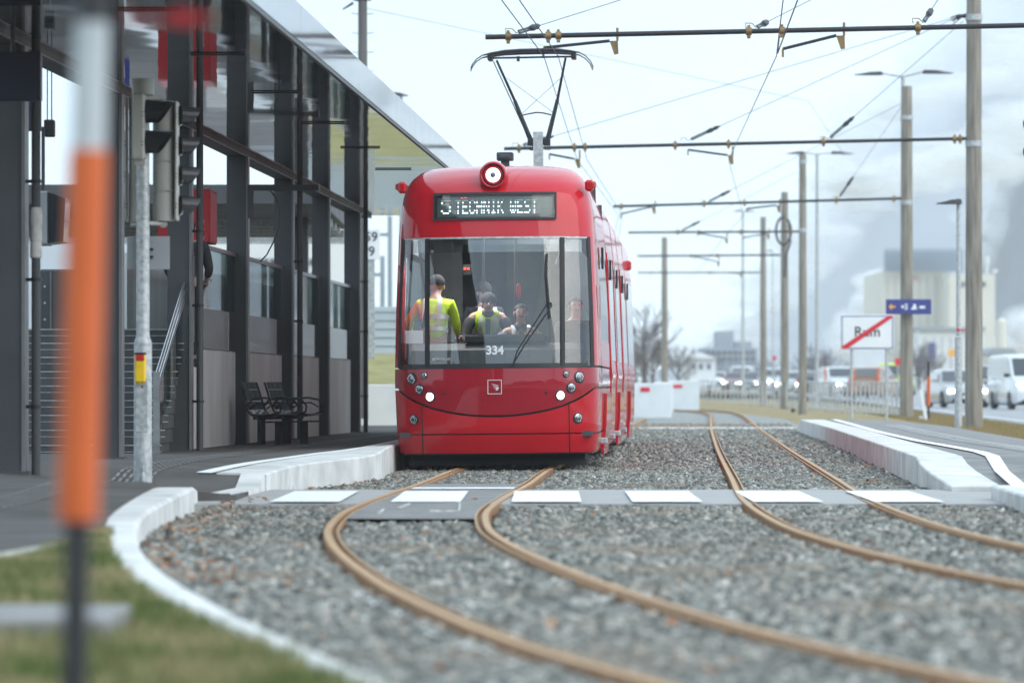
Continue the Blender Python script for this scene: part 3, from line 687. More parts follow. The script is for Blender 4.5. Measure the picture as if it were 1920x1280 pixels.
# low walls with steel band and glass between the far columns
bays = [(54.9, 61.05), (61.5, 67.7), (68.2, 74.2), (74.7, 80.8)]
bn = ['under the red box sign, nearest bay', 'behind the bench seats', 'right of the bench seats', 'in the last bay of the canopy']
for (a, b), w in zip(bays, bn):
    s0 = -6.06; z0 = zL(s0 + TD * a, a) - .02
    t = thing('windbreak_wall', 'pale concrete windbreak wall with steel band and glass top ' + w, 'wall', T(s0, (a + b) / 2, z0), group='windbreak walls between the columns')
    def pan(z1, z2, off, th, nm, mt, y0=a, y1=b):
        MB().prism([T(s0 + off, y0, z1), T(s0 + off, y1, z1), T(s0 + off, y1, z2), T(s0 + off, y0, z2)], (-th, 0, 0)).build(nm, mt, t)
    pan(z0, 1.385, 0, .16, 'concrete_base', M['concrete'], a, b - 1.05); pan(z0, 1.385, .0, .16, 'concrete_base', M['concrete'], b - 1.03, b)
    pan(1.39, 1.875, .015, .06, 'steel_band', M['stainless'], a, b - 1.05); pan(1.39, 1.875, .02, .06, 'steel_band', M['fascia'], b - 1.03, b)
    pan(1.88, 2.60, -.01, .02, 'glass_panel', M['clear_glass'], a, b - 1.05); pan(1.88, 2.60, -.01, .02, 'glass_panel', M['clear_glass'], b - 1.03, b)
    pan(2.602, 2.65, .005, .06, 'handrail', M['stainless'])
# concrete parapet behind the glass
pw_ = thing('stair_parapet', 'weathered grey concrete parapet behind the glass windbreaks', 'wall', T(-7.4, 60, .15))
for (a, b) in ((56.5, 63.5), (63.7, 71), (71.2, 78)):
    MB().prism([T(-6.9, a, .1), T(-6.9, b, .1), T(-6.9, b, 2.52), T(-6.9, a, 2.52)], (-.25, 0, 0)).build('wall_panel', M['concrete'], pw_)
# red box sign
rb = thing('box_sign', 'plain dark red box standing on the windbreak behind the second drainpipe', 'box', T(-6.35, 58.2, 2.65))
MB().box(T(-6.30, 57.6, 2.98), (.62, 1.3, .62)).build('sign_box', M['red_box'], rb)
MB().box(T(-5.985, 57.6, 2.98), (.008, 1.26, .58)).build('side_panel', M['red_mark'], rb)
MB().box(T(-6.3, 57.6, 3.295), (.64, 1.32, .012)).build('lid', M['red_box'], rb)

# staircase
st = thing('staircase', 'dark stone staircase climbing away behind the orange snow pole', 'stairs', T(-7.5, 52, .15))
nst = 9; z0 = .14; rise = (1.60 - z0) / nst
for k in range(nst):
    MB().box(T(-7.72, 52 + .32 * k + 1, z0 + rise * (k + .5)), (3.3, 2.0, rise - .004)).build('step', M['stair'], st)
mb = MB()
for k in range(nst):
    mb.box(T(-7.66, 52 + .32 * k - .004, z0 + rise * (k + 1) - .010), (3.38, .012, .012)); mb.box(T(-7.66, 52 + .32 * k - .003, z0 + rise * (k + .5)), (3.38, .008, .007))
mb.build('nosing', M['galv'], st)
MB().box(T(-8.2, 60.5, .8), (3.4, 6, 1.6)).build('landing', M['stair'], st)
# handrail of the stairs (stainless, climbing)
hr = thing('stair_railing', 'stainless stair railing with glass infill rising behind the traffic signal', 'railing', T(-5.98, 52, .15))
MB().box(T(-5.98, 51.6, .62), (.07, .07, .95)).box(T(-5.98, 55.2, 1.95), (.05, .05, 1.0)).build('railing_post', M['stainless'], hr)
mb = MB()
for dz in (0, .10, .19): mb.tube(T(-5.98, 51.6, 1.08 - dz), T(-5.98, 56.4, 2.9 - dz), .014, n=8)
mb.build('handrail', M['stainless'], hr, smooth='s')
MB().prism([T(-6.0, 51.7, .3), T(-6.0, 56.4, 1.95), T(-6.0, 56.4, 2.6), T(-6.0, 51.7, .86)], (-.012, 0, 0)).build('infill_panel', M['clear_glass'], hr)
# ticket machine on the landing, hanging case, speaker, navy boards
t = thing('ticket_machine', 'dark grey upright cabinet at the head of the stairs, left of the snow pole', 'cabinet', T(-7.75, 58, 1.6))
MB().cbox(T(-7.75, 58, 1.98), (.75, .5, .76), .02).build('cabinet_body', M['steel_dark'], t); MB().box(T(-7.98, 57.74, 1.98), (.02, .01, .7)).build('door_edge', M['steel_edge'], t)
for k in range(3): MB().lathe(T(-8.05, 57.74, 1.75 + .2 * k), (0, -1, 0), [(0, .015), (.01, .015)]).build('hinge', M['galv'], t)
t = thing('display_case', 'grey display case with a tilted glass front hanging left of the snow pole', 'display case', P(95, 460, 44.5))
b0 = P(95, 410, 44.5)
MB().cbox(b0 + Vector((-.07, 0, 0)), (.14, .5, .5), .015).build('case_body', M['plate_back'], t); MB().prism([b0 + Vector((.0, -.25, .24)), b0 + Vector((.16, -.25, .18)), b0 + Vector((.14, -.25, -.22)), b0 + Vector((.0, -.25, -.24))], (0, .5, 0)).build('glass_front', M['glass_dark'], t)
MB().box(b0 + Vector((-.07, 0, .55)), (.03, .03, .62)).build('hanger', M['steel_dark'], t)
t = thing('platform_speaker', 'small black loudspeaker hanging on two rods at the upper left', 'loudspeaker', P(93, 257, 46))
b0 = P(93, 241, 46)
MB().cbox(b0, (.10, .14, .165), .01).build('speaker_box', M['black'], t)
for dx in (-.022, .02): MB().tube(b0 + Vector((dx, 0, .08)), b0 + Vector((dx, 0, 1.32)), .006, n=6).build('hanging_rod', M['black'], t)
t = thing('hanging_sign', 'large navy hanging sign board at the upper left corner', 'sign', P(30, 190, 40))
a0 = P(-30, 98, 40); a1 = P(78, 190, 40)
MB().cbox((a0 + a1) / 2, (a1.x - a0.x, .14, a0.z - a1.z), .006).build('sign_board', M['navy'], t)
MB().tube(((a0.x + a1.x) / 2, 40, a0.z), ((a0.x + a1.x) / 2, 40, ZS), .02, n=8).build('hanger', M['steel_dark'], t)
t = thing('hanging_sign', 'smaller navy sign board hanging just behind the large one', 'sign', P(60, 245, 47))
a0 = P(47, 190, 47); a1 = P(77, 246, 47)
MB().cbox((a0 + a1) / 2, (a1.x - a0.x, .1, a0.z - a1.z), .006).build('sign_board', M['navy'], t); MB().tube(((a0.x + a1.x) / 2, 47, a0.z), ((a0.x + a1.x) / 2, 47, ZS), .02, n=8).build('hanger', M['steel_dark'], t)
t = thing('pictogram_sign', 'small blue lavatory sign with a white figure left of the signal pole', 'sign', P(234, 378, 56))
a0 = P(224, 325, 56); a1 = P(240, 380, 56)
MB().cbox((a0 + a1) / 2, (.14, .05, a0.z - a1.z), .004).build('sign_board', M['sign_blue'], t); c = (a0 + a1) / 2 + Vector((0, -.028, 0))
MB().ell(c + Vector((0, 0, .06)), (.012, .004, .013)).box(c + Vector((0, 0, .02)), (.035, .006, .06)).box(c + Vector((-.009, 0, -.04)), (.012, .006, .07)).box(c + Vector((.009, 0, -.04)), (.012, .006, .07)).build('figure_symbol', M['sign_white'], t)
MB().tube((c.x, 56, a0.z), (c.x, 56, ZS), .015, n=8).build('hanger', M['steel_dark'], t)
# door frame like bracket with its dangling cable
t = thing('sign_frame', 'empty dark steel sign frame reaching across a column above the bench', 'frame', P(530, 372, 60.6))
a0 = P(465, 352, 60.6); a1 = P(599, 352, 60.6)
MB().box((a0 + a1) / 2, (a1.x - a0.x, .08, .075)).build('frame_rail', M['steel_dark'], t); MB().box(P(470, 380, 60.6), (.075, .078, .40)).build('frame_leg', M['steel_dark'], t)
MB().box(P(598, 351, 60.5), (.012, .09, .085)).build('end_cap', M['steel_edge'], t)
mb = MB(); mb.path([P(x, y, 60.7) for x, y in ((506, 357), (518, 372), (524, 395), (522, 425), (512, 455), (500, 478), (487, 491))], .010, 6)
tag(mb.build('hanging_cable', M['black'], smooth='s'), 'black cable dangling from the sign frame above the bench', 'cable')

# second platform canopy, building and boards seen between the columns
t = thing('platform_canopy', 'far dark canopy edge of the next platform seen between the columns', 'canopy', (-9, 92, 0))
MB().box((-8.4, 92, 4.37), (10, 14, .34)).build('fascia', M['steel_dark'], t)
for k in range(6): MB().box((-8.4, 92.9 + 2.2 * k - .6, 4.10), (9.8, .35, .14)).build('ceiling_slat', M['galv'], t)
for x in (-6.55, -4.1): MB().box((x, 92, 2.1), (.3, .3, 4.2)).build('canopy_post', M['steel_dark'], t)
t = thing('station_building', 'white building with rows of small square windows seen between the columns', 'building', P(560, 700, 300))
a0 = P(380, 385, 300); a1 = P(655, 735, 300)
MB().box(((a0.x + a1.x) / 2, 305, (a0.z - .3) / 2), (a1.x - a0.x, 10, a0.z + .3)).build('wall', M['bld_white'], t)
for r0 in (491, 517):
    for k in range(15):
        c = P(436 + 12.5 * k, r0, 299.9); MB().box(c, (.27, .12, .40)).build('window', M['bld_window'], t)
MB().box(((a0.x + a1.x) / 2, 304.9, a0.z + .25), (a1.x - a0.x + .5, 10.6, .5)).build('roof', M['bld_grey'], t)
for k in range(4): MB().box(((a0.x + a1.x) / 2, 299.92, a0.z - .3 - .3 * k), (a1.x - a0.x - .2, .1, .12)).build('louvre', M['bld_grey'], t)
t = thing('station_sign', 'blue square sign with a white letter on the white building', 'sign', P(545, 450, 296))
c = P(545, 429, 296); MB().box(c, (1.7, .12, 1.45)).build('sign_board', M['sign_blue'], t); mb = MB(); text_at(mb, 'A', 1.3, c + Vector((.75, -.08, -.2))); mb.build('lettering', M['sign_white'], t)
MB().box(c + Vector((0, 1.5, 0)), (.2, 3, .2)).build('bracket', M['bld_grey'], t)
t = thing('kilometre_board', 'white kilometre board reading 59 over 9 right of the last column', 'sign', P(697, 790, 108))
c = P(696, 458, 108); MB().cbox(c, (.40, .03, .70), .008).build('sign_board', M['sign_white'], t); mb = MB(); text_at(mb, '59', .30, c + Vector((.0, -.02, .16)), .004); text_at(mb, '9', .30, c + Vector((.01, -.02, -.17)), .004); mb.build('lettering', M['sign_black'], t)
MB().box((c.x, 108.06, (c.z + .3) / 2 + .0), (.16, .08, c.z + .3)).build('post', M['galv'], t)
for (px, top) in ((731, 405), (717, 480)):
    t = thing('railway_mast', 'thin grey railway mast beyond the canopy end, ' + ('taller one' if top < 450 else 'shorter one'), 'mast', (X_(px, 170), 170, 0), group='railway masts beyond the canopy')
    MB().box((X_(px, 170), 170, Z_(top, 170) / 2 - .1), (.16, .16, Z_(top, 170) + .2)).build('post', M['bld_grey'], t)
    MB().box((X_(px, 170) - .25, 170, Z_(top + 35, 170)), (.5, .1, .12)).build('arm', M['bld_grey'], t)
# embankment, noise barrier, white wall behind the platform
rows = [[Vector((x, y, z)) for x in (-4.3, -3.8, -3.2, -2.2, -.9)] for (y, z) in ((103.0, .95), (105.5, 1.2), (108.5, 1.62), (112, 1.7))]
struct(MB().grid(rows).build('embankment', M['slope_grass'], smooth='all', base=(0, 0, 0)))
mb = MB(); n = 9
nb = thing('noise_barrier', 'tall pale blue-grey noise barrier above the grass bank', 'wall', (-12, 112, 1.6))
for k in range(2): MB().cbox((-1.6 - 4.0 * k, 112, 2.15), (3.9, .14, 1.3), .01).build('barrier_panel', M['noise_wall'], nb)
for k in range(3): MB().box((.4 - 4.0 * k, 112, 2.2), (.14, .2, 1.5)).build('barrier_post', M['galv'], nb)
mb = MB()
for k in range(6):
    mb.box((-3.6, 111.915, 1.68 + .2 * k), (7.8, .02, .02))
mb.build('barrier_joint', M['bld_grey'], nb)
t = tag(MB().box((-3.6, 102.5, .42), (6.0, .3, 1.1)).build('retaining_wall', M['wall_white'], bevel=.02), 'low white retaining wall at the foot of the grass bank', 'wall')
# ================================================================ TRAM
TX, TY = -.188, 54.0
tram = thing('tram', 'glossy red low-floor tram with curved front, headlights on and destination display lit', 'tram', (TX, TY, 0), -math.atan(TD))
tram.rotation_euler = (0, -.010, -math.atan(TD)); tram.scale = (1, 1, 1.007); tram.location.z = .006
WZ = [(.17, 1.13), (.3, 1.155), (.45, 1.165), (.95, 1.18), (1.15, 1.178), (1.8, 1.165), (2.62, 1.135), (2.9, 1.115), (3.1, 1.085), (3.22, 1.05), (3.32, .99), (3.40, .91), (3.45, .82), (3.48, .70), (3.49, .5)]
OZ = [(.17, .10), (.3, .06), (.45, .03), (.95, 0), (1.15, .015), (1.8, .10), (2.62, .26), (2.9, .33), (3.1, .42), (3.22, .52), (3.32, .68), (3.40, .90), (3.45, 1.15), (3.48, 1.5), (3.49, 2.0)]
DZ = .75
def front(a, z, off=0.0):
    """point on the nose: a = lateral fraction -1..1, z height, off = outward"""
    n_ = 3.5; w = pw(z, WZ); o = pw(z, OZ); aa = min(abs(a), 1)
    v = o + .17 * aa * aa + .62 * (1 - (1 - aa ** n_) ** (1 / n_)); p = Vector((w * a, v, z))
    if off:
        e = 1e-3; q1 = front(min(a + e, 1) if a < .99 else a - e, z); q2 = front(a, z + e)
        t1 = (q1 - p) * (1 if a < .99 else -1); nrm = t1.cross(q2 - p).normalized()
        if nrm.y > 0 and abs(a) < .9: nrm = -nrm
        p = p + nrm * off
    return p
def fx(x, z, off=0.0): return front(x / pw(z, WZ), z, off)
def smile(a): return .587 + .24 * a * a + .12 * abs(a) ** 6
AL = [0, .08, .16, .24, .32, .40, .47, .53, .58, .62, .655, .69, .72, .75, .78, .81, .84, .87, .895, .915, .935, .955, .97, .982, .991, .997, 1]
AL = [-a for a in AL[:0:-1]] + AL
L1 = 6.6
def shell_rows(zs, v_end=L1):
    rows = []
    for z in zs:
        w = pw(z, WZ); r = [Vector((-w, v_end, z)), Vector((-w, 3, z)), Vector((-w, 2.4, z))] if True else []
        r += [front(a, z) for a in AL]; r += [Vector((w, 2.4, z)), Vector((w, 3, z)), Vector((w, v_end, z))]; rows.append(r)
    return rows
def grid_skip(mb, rows, skip):
    n = len(rows[0]); o = len(mb.v); mb.v += [tuple(p) for r in rows for p in r]
    for j in range(len(rows) - 1):
        for i in range(n - 1):
            if skip(j, i): continue
            mb.f.append((o + j * n + i, o + j * n + i + 1, o + (j + 1) * n + i + 1, o + (j + 1) * n + i)); mb.m.append(mb.mi)
OFFI = 3                                             # index of first front column
iL = OFFI + AL.index(-.955); iR = OFFI + AL.index(.955)
# bumper (below the horizontal seam), apron (between seam and smile), hood, upper cap
def warp_rows(f0, f1, n):
    """rows between curves f0(a) and f1(a)"""
    rows = []
    for k in range(n + 1):
        t = k / n; r = []
        for a in [-1.0] * 3 + AL + [1.0] * 3: r.append((a, lerp(f0(a), f1(a), t)))
        pts = []
        for i, (a, z) in enumerate(r):
            if i == 0: pts.append(Vector((-pw(z, WZ), L1, z)))
            elif i == 1: pts.append(Vector((-pw(z, WZ), 3, z)))
            elif i == 2: pts.append(Vector((-pw(z, WZ), 2.4, z)))
            elif i == len(r) - 1: pts.append(Vector((pw(z, WZ), L1, z)))
            elif i == len(r) - 2: pts.append(Vector((pw(z, WZ), 3, z)))
            elif i == len(r) - 3: pts.append(Vector((pw(z, WZ), 2.4, z)))
            else: pts.append(front(a, z))
        rows.append(pts)
    return rows
g = .007
seam = lambda a: .386
hd = lambda a: min(smile(a), .90); g2 = .012
body = MB()
for f0, f1, n_ in ((lambda a: .17, lambda a: seam(a) - g, 4), (lambda a: seam(a) + g, lambda a: hd(a) - g2, 7)):
    grid_skip(body, warp_rows(f0, f1, n_), lambda j, i: False)
body.build('lower_body', M['red_paint'], tram, smooth='s', local=True)
mb = MB(); grid_skip(mb, warp_rows(lambda a: hd(a) + g2, lambda a: 1.128, 9), lambda j, i: False)
mb.build('front_hood', M['red_hood_shaded'], tram, smooth='s', local=True)
mb = MB(); zs = [1.15, 1.45, 1.8, 2.2, 2.45, 2.62]
nC = len(AL) + 6
grid_skip(mb, shell_rows(zs), lambda j, i: iL <= i < iR or (1 <= j <= 3 and i in (0, 1, nC - 2, nC - 3)))
for sx in (-1, 1):
    m_ = MB(); m_.grid([[Vector((sx * (pw(z, WZ) - .004), 2.4, z)), Vector((sx * (pw(z, WZ) - .004), L1, z))] for z in (1.45, 1.8, 2.2, 2.45)]); m_.build('side_window', M['side_glass'], tram, local=True)
zs2 = [2.62, 2.7, 2.81, 2.9, 3.0, 3.107, 3.16, 3.22, 3.27, 3.32, 3.36, 3.40, 3.43, 3.45, 3.468, 3.48, 3.49]
dL, dR = -.685, .685
dAL = [a for a in AL if dL / 1.1 <= a <= dR / 1.1]
kL = OFFI + AL.index(-.62); kR = OFFI + AL.index(.62)
grid_skip(mb, shell_rows(zs2), lambda j, i: False)
mb.build('upper_body', M['red_paint'], tram, smooth='s', local=True)
mb = MB(); mb.add([(-.5, 2.75, 3.49), (.5, 2.75, 3.49), (.5, L1, 3.49), (-.5, L1, 3.49)], [(0, 1, 2, 3)]); mb.build('front_roof', M['interior_light'], tram, local=True)
# dark inner shell behind the seams
def inner(zs, skipf=None):
    rows = shell_rows(zs); rows = [[Vector((p.x * .965, p.y + (.045 if p.y < 3 else 0), p.z)) for p in r] for r in rows]; m = MB(); grid_skip(m, rows, skipf or (lambda j, i: False)); return m
inner([.15, .3, .45, .7, .95, 1.142]).build('inner_shell', M['black'], tram, local=True)
# vertical seams
mb = MB()
for sx in (-1, 1):
    mb.path([fx(sx * .84, z, .001) for z in (.175, .3, .45, .6, .715)], .0065, 6)
mb.build('panel_seam', M['black'], tram, local=True)
# windscreen
mb = MB(); rows = []
for z in (1.15, 1.3, 1.5, 1.8, 2.1, 2.4, 2.615): rows.append([front(a, z, -.004) for a in AL if abs(a) <= .956])
mb.grid(rows); ws = mb.build('windscreen', M['windscreen'], tram, smooth='s', local=True)
def ribbon(path, w, off, nm, mt, par=tram):
    """flat ribbon on the nose along (x, z) points, w = half width across"""
    m = MB(); rows = []
    for i, (x, z) in enumerate(path):
        a = path[max(i - 1, 0)]; b = path[min(i + 1, len(path) - 1)]; dx, dz = b[0] - a[0], b[1] - a[1]; l = math.hypot(dx, dz)
        nx, nz_ = -dz / l, dx / l; rows.append([fx(x - nx * w, z - nz_ * w, off), fx(x + nx * w, z + nz_ * w, off)])
    m.grid(rows); return m.build(nm, mt, par, local=True)
for sx in (-1, 1):
    m = MB(); m.grid([[fx(sx * .745, z, .004), fx(sx * .77, z, .007), fx(sx * .80, z, .004)] for z in (1.15, 1.4, 1.8, 2.2, 2.61)]); m.build('window_pillar', M['pillar'], tram, local=True)
    m = MB(); m.grid([[front(sx * .925, z, .002), front(sx * .957, z, .002)] for z in (1.14, 1.4, 1.8, 2.2, 2.62)]); m.build('window_seal', M['rubber'], tram, local=True)
ribbon([(1.05 * k / 10, 2.612) for k in range(-10, 11)], .010, .002, 'window_seal', M['galv'])
ribbon([(1.05 * k / 10, 1.165) for k in range(-10, 11)], .018, .002, 'window_seal', M['black'])
ribbon([(1.0 * k / 10, 2.52) for k in range(-10, 11)], .07, -.01, 'sun_band', M['side_glass'])
mb = MB(); mb.grid([[fx(x, 1.146, .004) for x in np.linspace(-1.1, 1.1, 23)], [fx(x, 1.128, .004) for x in np.linspace(-1.1, 1.1, 23)]]); mb.build('waist_seam', M['black'], tram, local=True)
# destination display, recessed look with a frame and glass
yF = front(0, 2.96).y
mb = MB(); dx0, dx1, dz0, dz1 = -.685, .69, 2.822, 3.105
def rrect(x0, x1, z0, z1, r, k=5):
    pts = []
    for cx, cz, s0 in ((x1 - r, z1 - r, 0), (x0 + r, z1 - r, 90), (x0 + r, z0 + r, 180), (x1 - r, z0 + r, 270)):
        for j in range(k + 1): a = R(s0 + 90 * j / k); pts.append((cx + r * math.cos(a), cz + r * math.sin(a)))
    return pts
def plate_on(x0, x1, z0, z1, r, off, nx=16, nz=6):
    m = MB(); m.grid([[fx(lerp(x0, x1, i / nx), lerp(z0, z1, j / nz), off) for i in range(nx + 1)] for j in range(nz + 1)]); return m
plate_on(dx0, dx1, dz0, dz1, .02, .004).build('display_frame', M['black'], tram, local=True)
plate_on(dx0 + .03, dx1 - .03, dz0 + .03, dz1 - .03, .02, .006).build('display_back', M['display'], tram, local=True)
FONT = {'5': ("11111", "1....", "1111.", "....1", "....1", "1...1", ".111."), 'T': ("11111", "..1..", "..1..", "..1..", "..1..", "..1..", "..1.."),
        'E': ("11111", "1....", "1....", "1111.", "1....", "1....", "11111"), 'C': (".111.", "1...1", "1....", "1....", "1....", "1...1", ".111."),
        'H': ("1...1", "1...1", "1...1", "11111", "1...1", "1...1", "1...1"), 'N': ("1...1", "11..1", "11..1", "1.1.1", "1..11", "1..11", "1...1"),
        'I': (".111.", "..1..", "..1..", "..1..", "..1..", "..1..", ".111."), 'K': ("1...1", "1..1.", "1.1..", "11...", "1.1..", "1..1.", "1...1"),
        'W': ("1...1", "1...1", "1...1", "1.1.1", "1.1.1", "1.1.1", ".1.1."), 'S': (".1111", "1....", "1....", ".111.", "....1", "....1", "1111.")}
lw, ld = MB(), MB(); pitch = .0135; zt = 3.035
def put(ch, x0, wide=1.0):
    for r0, row in enumerate(FONT[ch]):
        for c0, v_ in enumerate(row):
            if v_ != '1': continue
            bright = r0 in (1, 3, 5, 6) ; tgt = lw if bright else ld
            x = x0 + c0 * pitch * wide; z = zt - r0 * .0235; p = fx(x, z, .012); sz = .0115 if bright else .0085
            tgt.box(p, (sz * wide, .004, sz * 1.25))
put('5', -.60, 1.7); x = -.44
for ch in 'TECHNIK WEST':
    if ch != ' ': put(ch, x)
    x += pitch * 6.0
    if ch == ' ': x -= pitch * 1.5
lw.build('display_leds', M['led_white'], tram, local=True); ld.build('display_leds', M['led_dim'], tram, local=True)
mb = MB(); mb.box(fx(-.37, 3.065, .012), (.026, .004, .008)).box(fx(-.33, 3.068, .012), (.026, .004, .008)); mb.build('display_leds', M['led_red'], tram, local=True)
plate_on(dx0 + .005, dx1 - .005, dz0 + .005, dz1 - .005, .02, .024).build('display_glass', glass_mat('display_glass', (.92, .95, .95), .05, .5), tram, local=True)
ribbon([(dx0, dz0), (dx0, (dz0 + dz1) / 2), (dx0, dz1)], .012, .028, 'display_frame', M['rubber']); ribbon([(dx1, dz0), (dx1, (dz0 + dz1) / 2), (dx1, dz1)], .012, .028, 'display_frame', M['rubber'])
for z in (dz0, dz1): ribbon([(lerp(dx0 - .012, dx1 + .012, k / 12), z) for k in range(13)], .012, .028, 'display_frame', M['rubber'])
# top lamp
c = front(-.015, 3.33); c.y = front(0, 3.24).y - .10
tl = bpy.data.objects.new('top_lamp', None); S.collection.objects.link(tl); tl.parent = tram
for o_ in ():
    pass
MB().lathe(c + Vector((0, .12, 0)), (0, -1, 0), [(-.5, .17), (0, .165), (.10, .158), (.135, .150), (.15, .138), (.145, .128), (.10, .122), (.06, .12)], 36).build('lamp_housing', M['red_paint'], tl, smooth='s', local=True)
MB().lathe(c + Vector((0, .05, 0)), (0, -1, 0), [(0, .121), (.02, .121)], 32).build('lamp_well', M['black'], tl, local=True)
MB().lathe(c + Vector((0, .03, 0)), (0, -1, 0), [(0, .108), (.022, .108), (.024, .086)], 32).build('lamp_ring', M['red_paint'], tl, smooth='s', local=True)
MB().lathe(c + Vector((0, .02, 0)), (0, -1, 0), [(0, .084), (.022, .084), (.026, .07)], 32).build('lamp_disc', M['lamp_cool'], tl, smooth='s', local=True)
MB().lathe(c + Vector((0, -.005, 0)), (0, -1, 0), [(0, .030), (.02, .030), (.024, .01)], 20).build('lamp_bulb', M['lens'], tl, smooth='s', local=True)
# roof box in front, side marker housings
MB().cbox((.02, 3.0, 3.66), (.20, .2, .10), .012).cbox((.02, 2.93, 3.655), (.13, .1, .05), .01).build('roof_antenna', M['steel_dark'], tram, local=True)
MB().box((.02, 3.0, 3.55), (.1, .1, .13)).build('roof_antenna_base', M['steel_dark'], tram, local=True)
for sx in (-1, 1):
    m = MB().cbox((sx * 1.08, .80, 3.21), (.10, .14, .13), .025).cbox((sx * 1.135, .80, 3.22), (.05, .09, .075), .015)
    m.build('marker_housing', M['red_paint'], tram, local=True, smooth='s')
MB().cbox((1.125, .74, 3.215), (.045, .03, .06), .008).build('marker_lens', M['red_lens'], tram, local=True)
# headlights
def lampset(x, z, r, lit, nm):
    p = fx(x, z); d = (fx(x, z, .05) - p).normalized(); q = p
    e = bpy.data.objects.new(nm, None); S.collection.objects.link(e); e.parent = tram
    MB().lathe(q - d * .03, d, [(0, r * 1.25), (.033, r * 1.25), (.036, r * 1.05), (.030, r * .98)], 28).build('lamp_bezel', M['black'] if not lit else M['rubber'], e, smooth='s', local=True)
    if lit:
        MB().lathe(q - d * .02, d, [(0, r), (.030, r), (.033, r * .9), (.026, r * .8)], 24).build('lamp_reflector', M['chrome'], e, smooth='s', local=True)
        MB().lathe(q - d * .02, d, [(0, r * .72), (.034, r * .72), (.042, r * .45), (.044, .001)], 24).build('lamp_lens', M['lamp_on'], e, smooth='s', local=True)
    else:
        MB().lathe(q - d * .02, d, [(0, r * .95), (.032, r * .95), (.036, r * .85), (.034, r * .8)], 24).build('lamp_reflector', M['chrome'], e, smooth='s', local=True)
        MB().lathe(q - d * .02, d, [(0, r * .8), (.036, r * .78), (.042, r * .45), (.043, .001)], 24).build('lamp_lens', M['lens'], e, smooth='s', local=True)
        mm = MB()
        for k in range(8):
            a = k * math.pi / 4; mm.ell(q + d * .017 + Vector((math.cos(a) * r * .62, 0, math.sin(a) * r * .62)), (r * .13, .006, r * .13), 8, 5)
        mm.build('lamp_facets', M['chrome'], e, local=True)
for sx in (-1, 1):
    lampset(sx * .957, 1.02, .056, False, 'headlight'); lampset(sx * .81, 1.055, .033, False, 'indicator')
    lampset(sx * .865, .90, .050, False, 'headlight'); lampset(sx * .742, .815, .05, True, 'headlight'); lampset(sx * .935, .556, .052, False, 'fog_lamp')
    p = fx(sx * .584, .845); MB().lathe(p + Vector((0, .01, 0)), (0, -1, 0), [(0, .016), (.014, .016)], 16).build('sensor', M['black'], tram, local=True)
# emblem: square outline with a winged mark of three strokes
e = .0055; ec = (-.0, .918); hs = .077
mb = MB()
for (x0, z0, x1, z1) in ((-hs, -hs, hs, -hs), (hs, -hs, hs, hs), (hs, hs, -hs, hs), (-hs, hs, -hs, -hs)):
    mb.box(fx(ec[0] + (x0 + x1) / 2, ec[1] + (z0 + z1) / 2, .004), (abs(x1 - x0) + 2 * e * .6, .006, abs(z1 - z0) + 2 * e * .6))
def quad(m, pts):
    q = [fx(ec[0] + a, ec[1] + b, .006) for a, b in pts]; m.add(q, [tuple(range(len(q)))])
for k, (yy, ln) in enumerate(((.034, .0), (.012, .008), (-.010, .018))):
    quad(mb, [(-.038 + ln, yy + .004), (.030, yy - .016), (.047, yy - .022 + (.008 if k == 0 else 0)), (.030 - ln * .3, yy - .026), (-.02 + ln, yy - .006)])
quad(mb, [(.012, -.004), (.046, .0), (.046, -.016), (.012, -.046), (.022, -.02)])
mb.build('emblem', M['sign_white'], tram, local=True)
# window lettering
mb = MB(); p = fx(.005, 1.327, .012); text_at(mb, '334', .135, p, .004); mb.build('fleet_number', M['sign_white'], tram, local=True)
mb = MB(); p = fx(-.60, 1.235, .012); text_at(mb, 'BOMBARDIER', .042, p, .0008, sx=.85); mb.build('maker_lettering', M['galv'], tram, local=True)
# wiper
def wv(px, py, off=.03):
    x = (px - 929) / 165; z = .95 - (py - 722) / 165; return fx(x, z, off)
mb = MB(); mb.path([wv(1036, 577), wv(1012, 612), wv(985, 650), wv(962, 688)], .009, 6); mb.path([wv(1027, 575), wv(1003, 612), wv(972, 660), wv(963, 688, .01)], .008, 6)
mb.box(wv(1031, 574), (.06, .02, .03)); mb.build('wiper_arm', M['black'], tram, local=True)
mb = MB(); mb.path([wv(1027, 480), wv(1026, 520), wv(1030, 575), wv(1032, 600)], .013, 6); mb.build('wiper_blade', M['black'], tram, local=True)
# underside, coupler cover, bogie
MB().box((0, 1.6, .115), (2.0, 1.6, .10)).build('underframe', M['rubber'], tram, local=True)
MB().box((0, 14.5, .24), (2.0, 26, .14)).build('underframe', M['rubber'], tram, local=True)
for sx in (-.53, .53):
    for v_ in (3.2, 5.0, 12.5, 14.2, 22.4, 24.2): MB().lathe((sx - .05, v_, .29), (1, 0, 0), [(0, .20), (.02, .29), (.08, .29), (.1, .26)], 24).build('wheel', M['rubber'], tram, smooth='s', local=True)
MB().box((0, .6, .055), (2.05, .06, .06)).build('guard_bar', M['rubber'], tram, local=True)
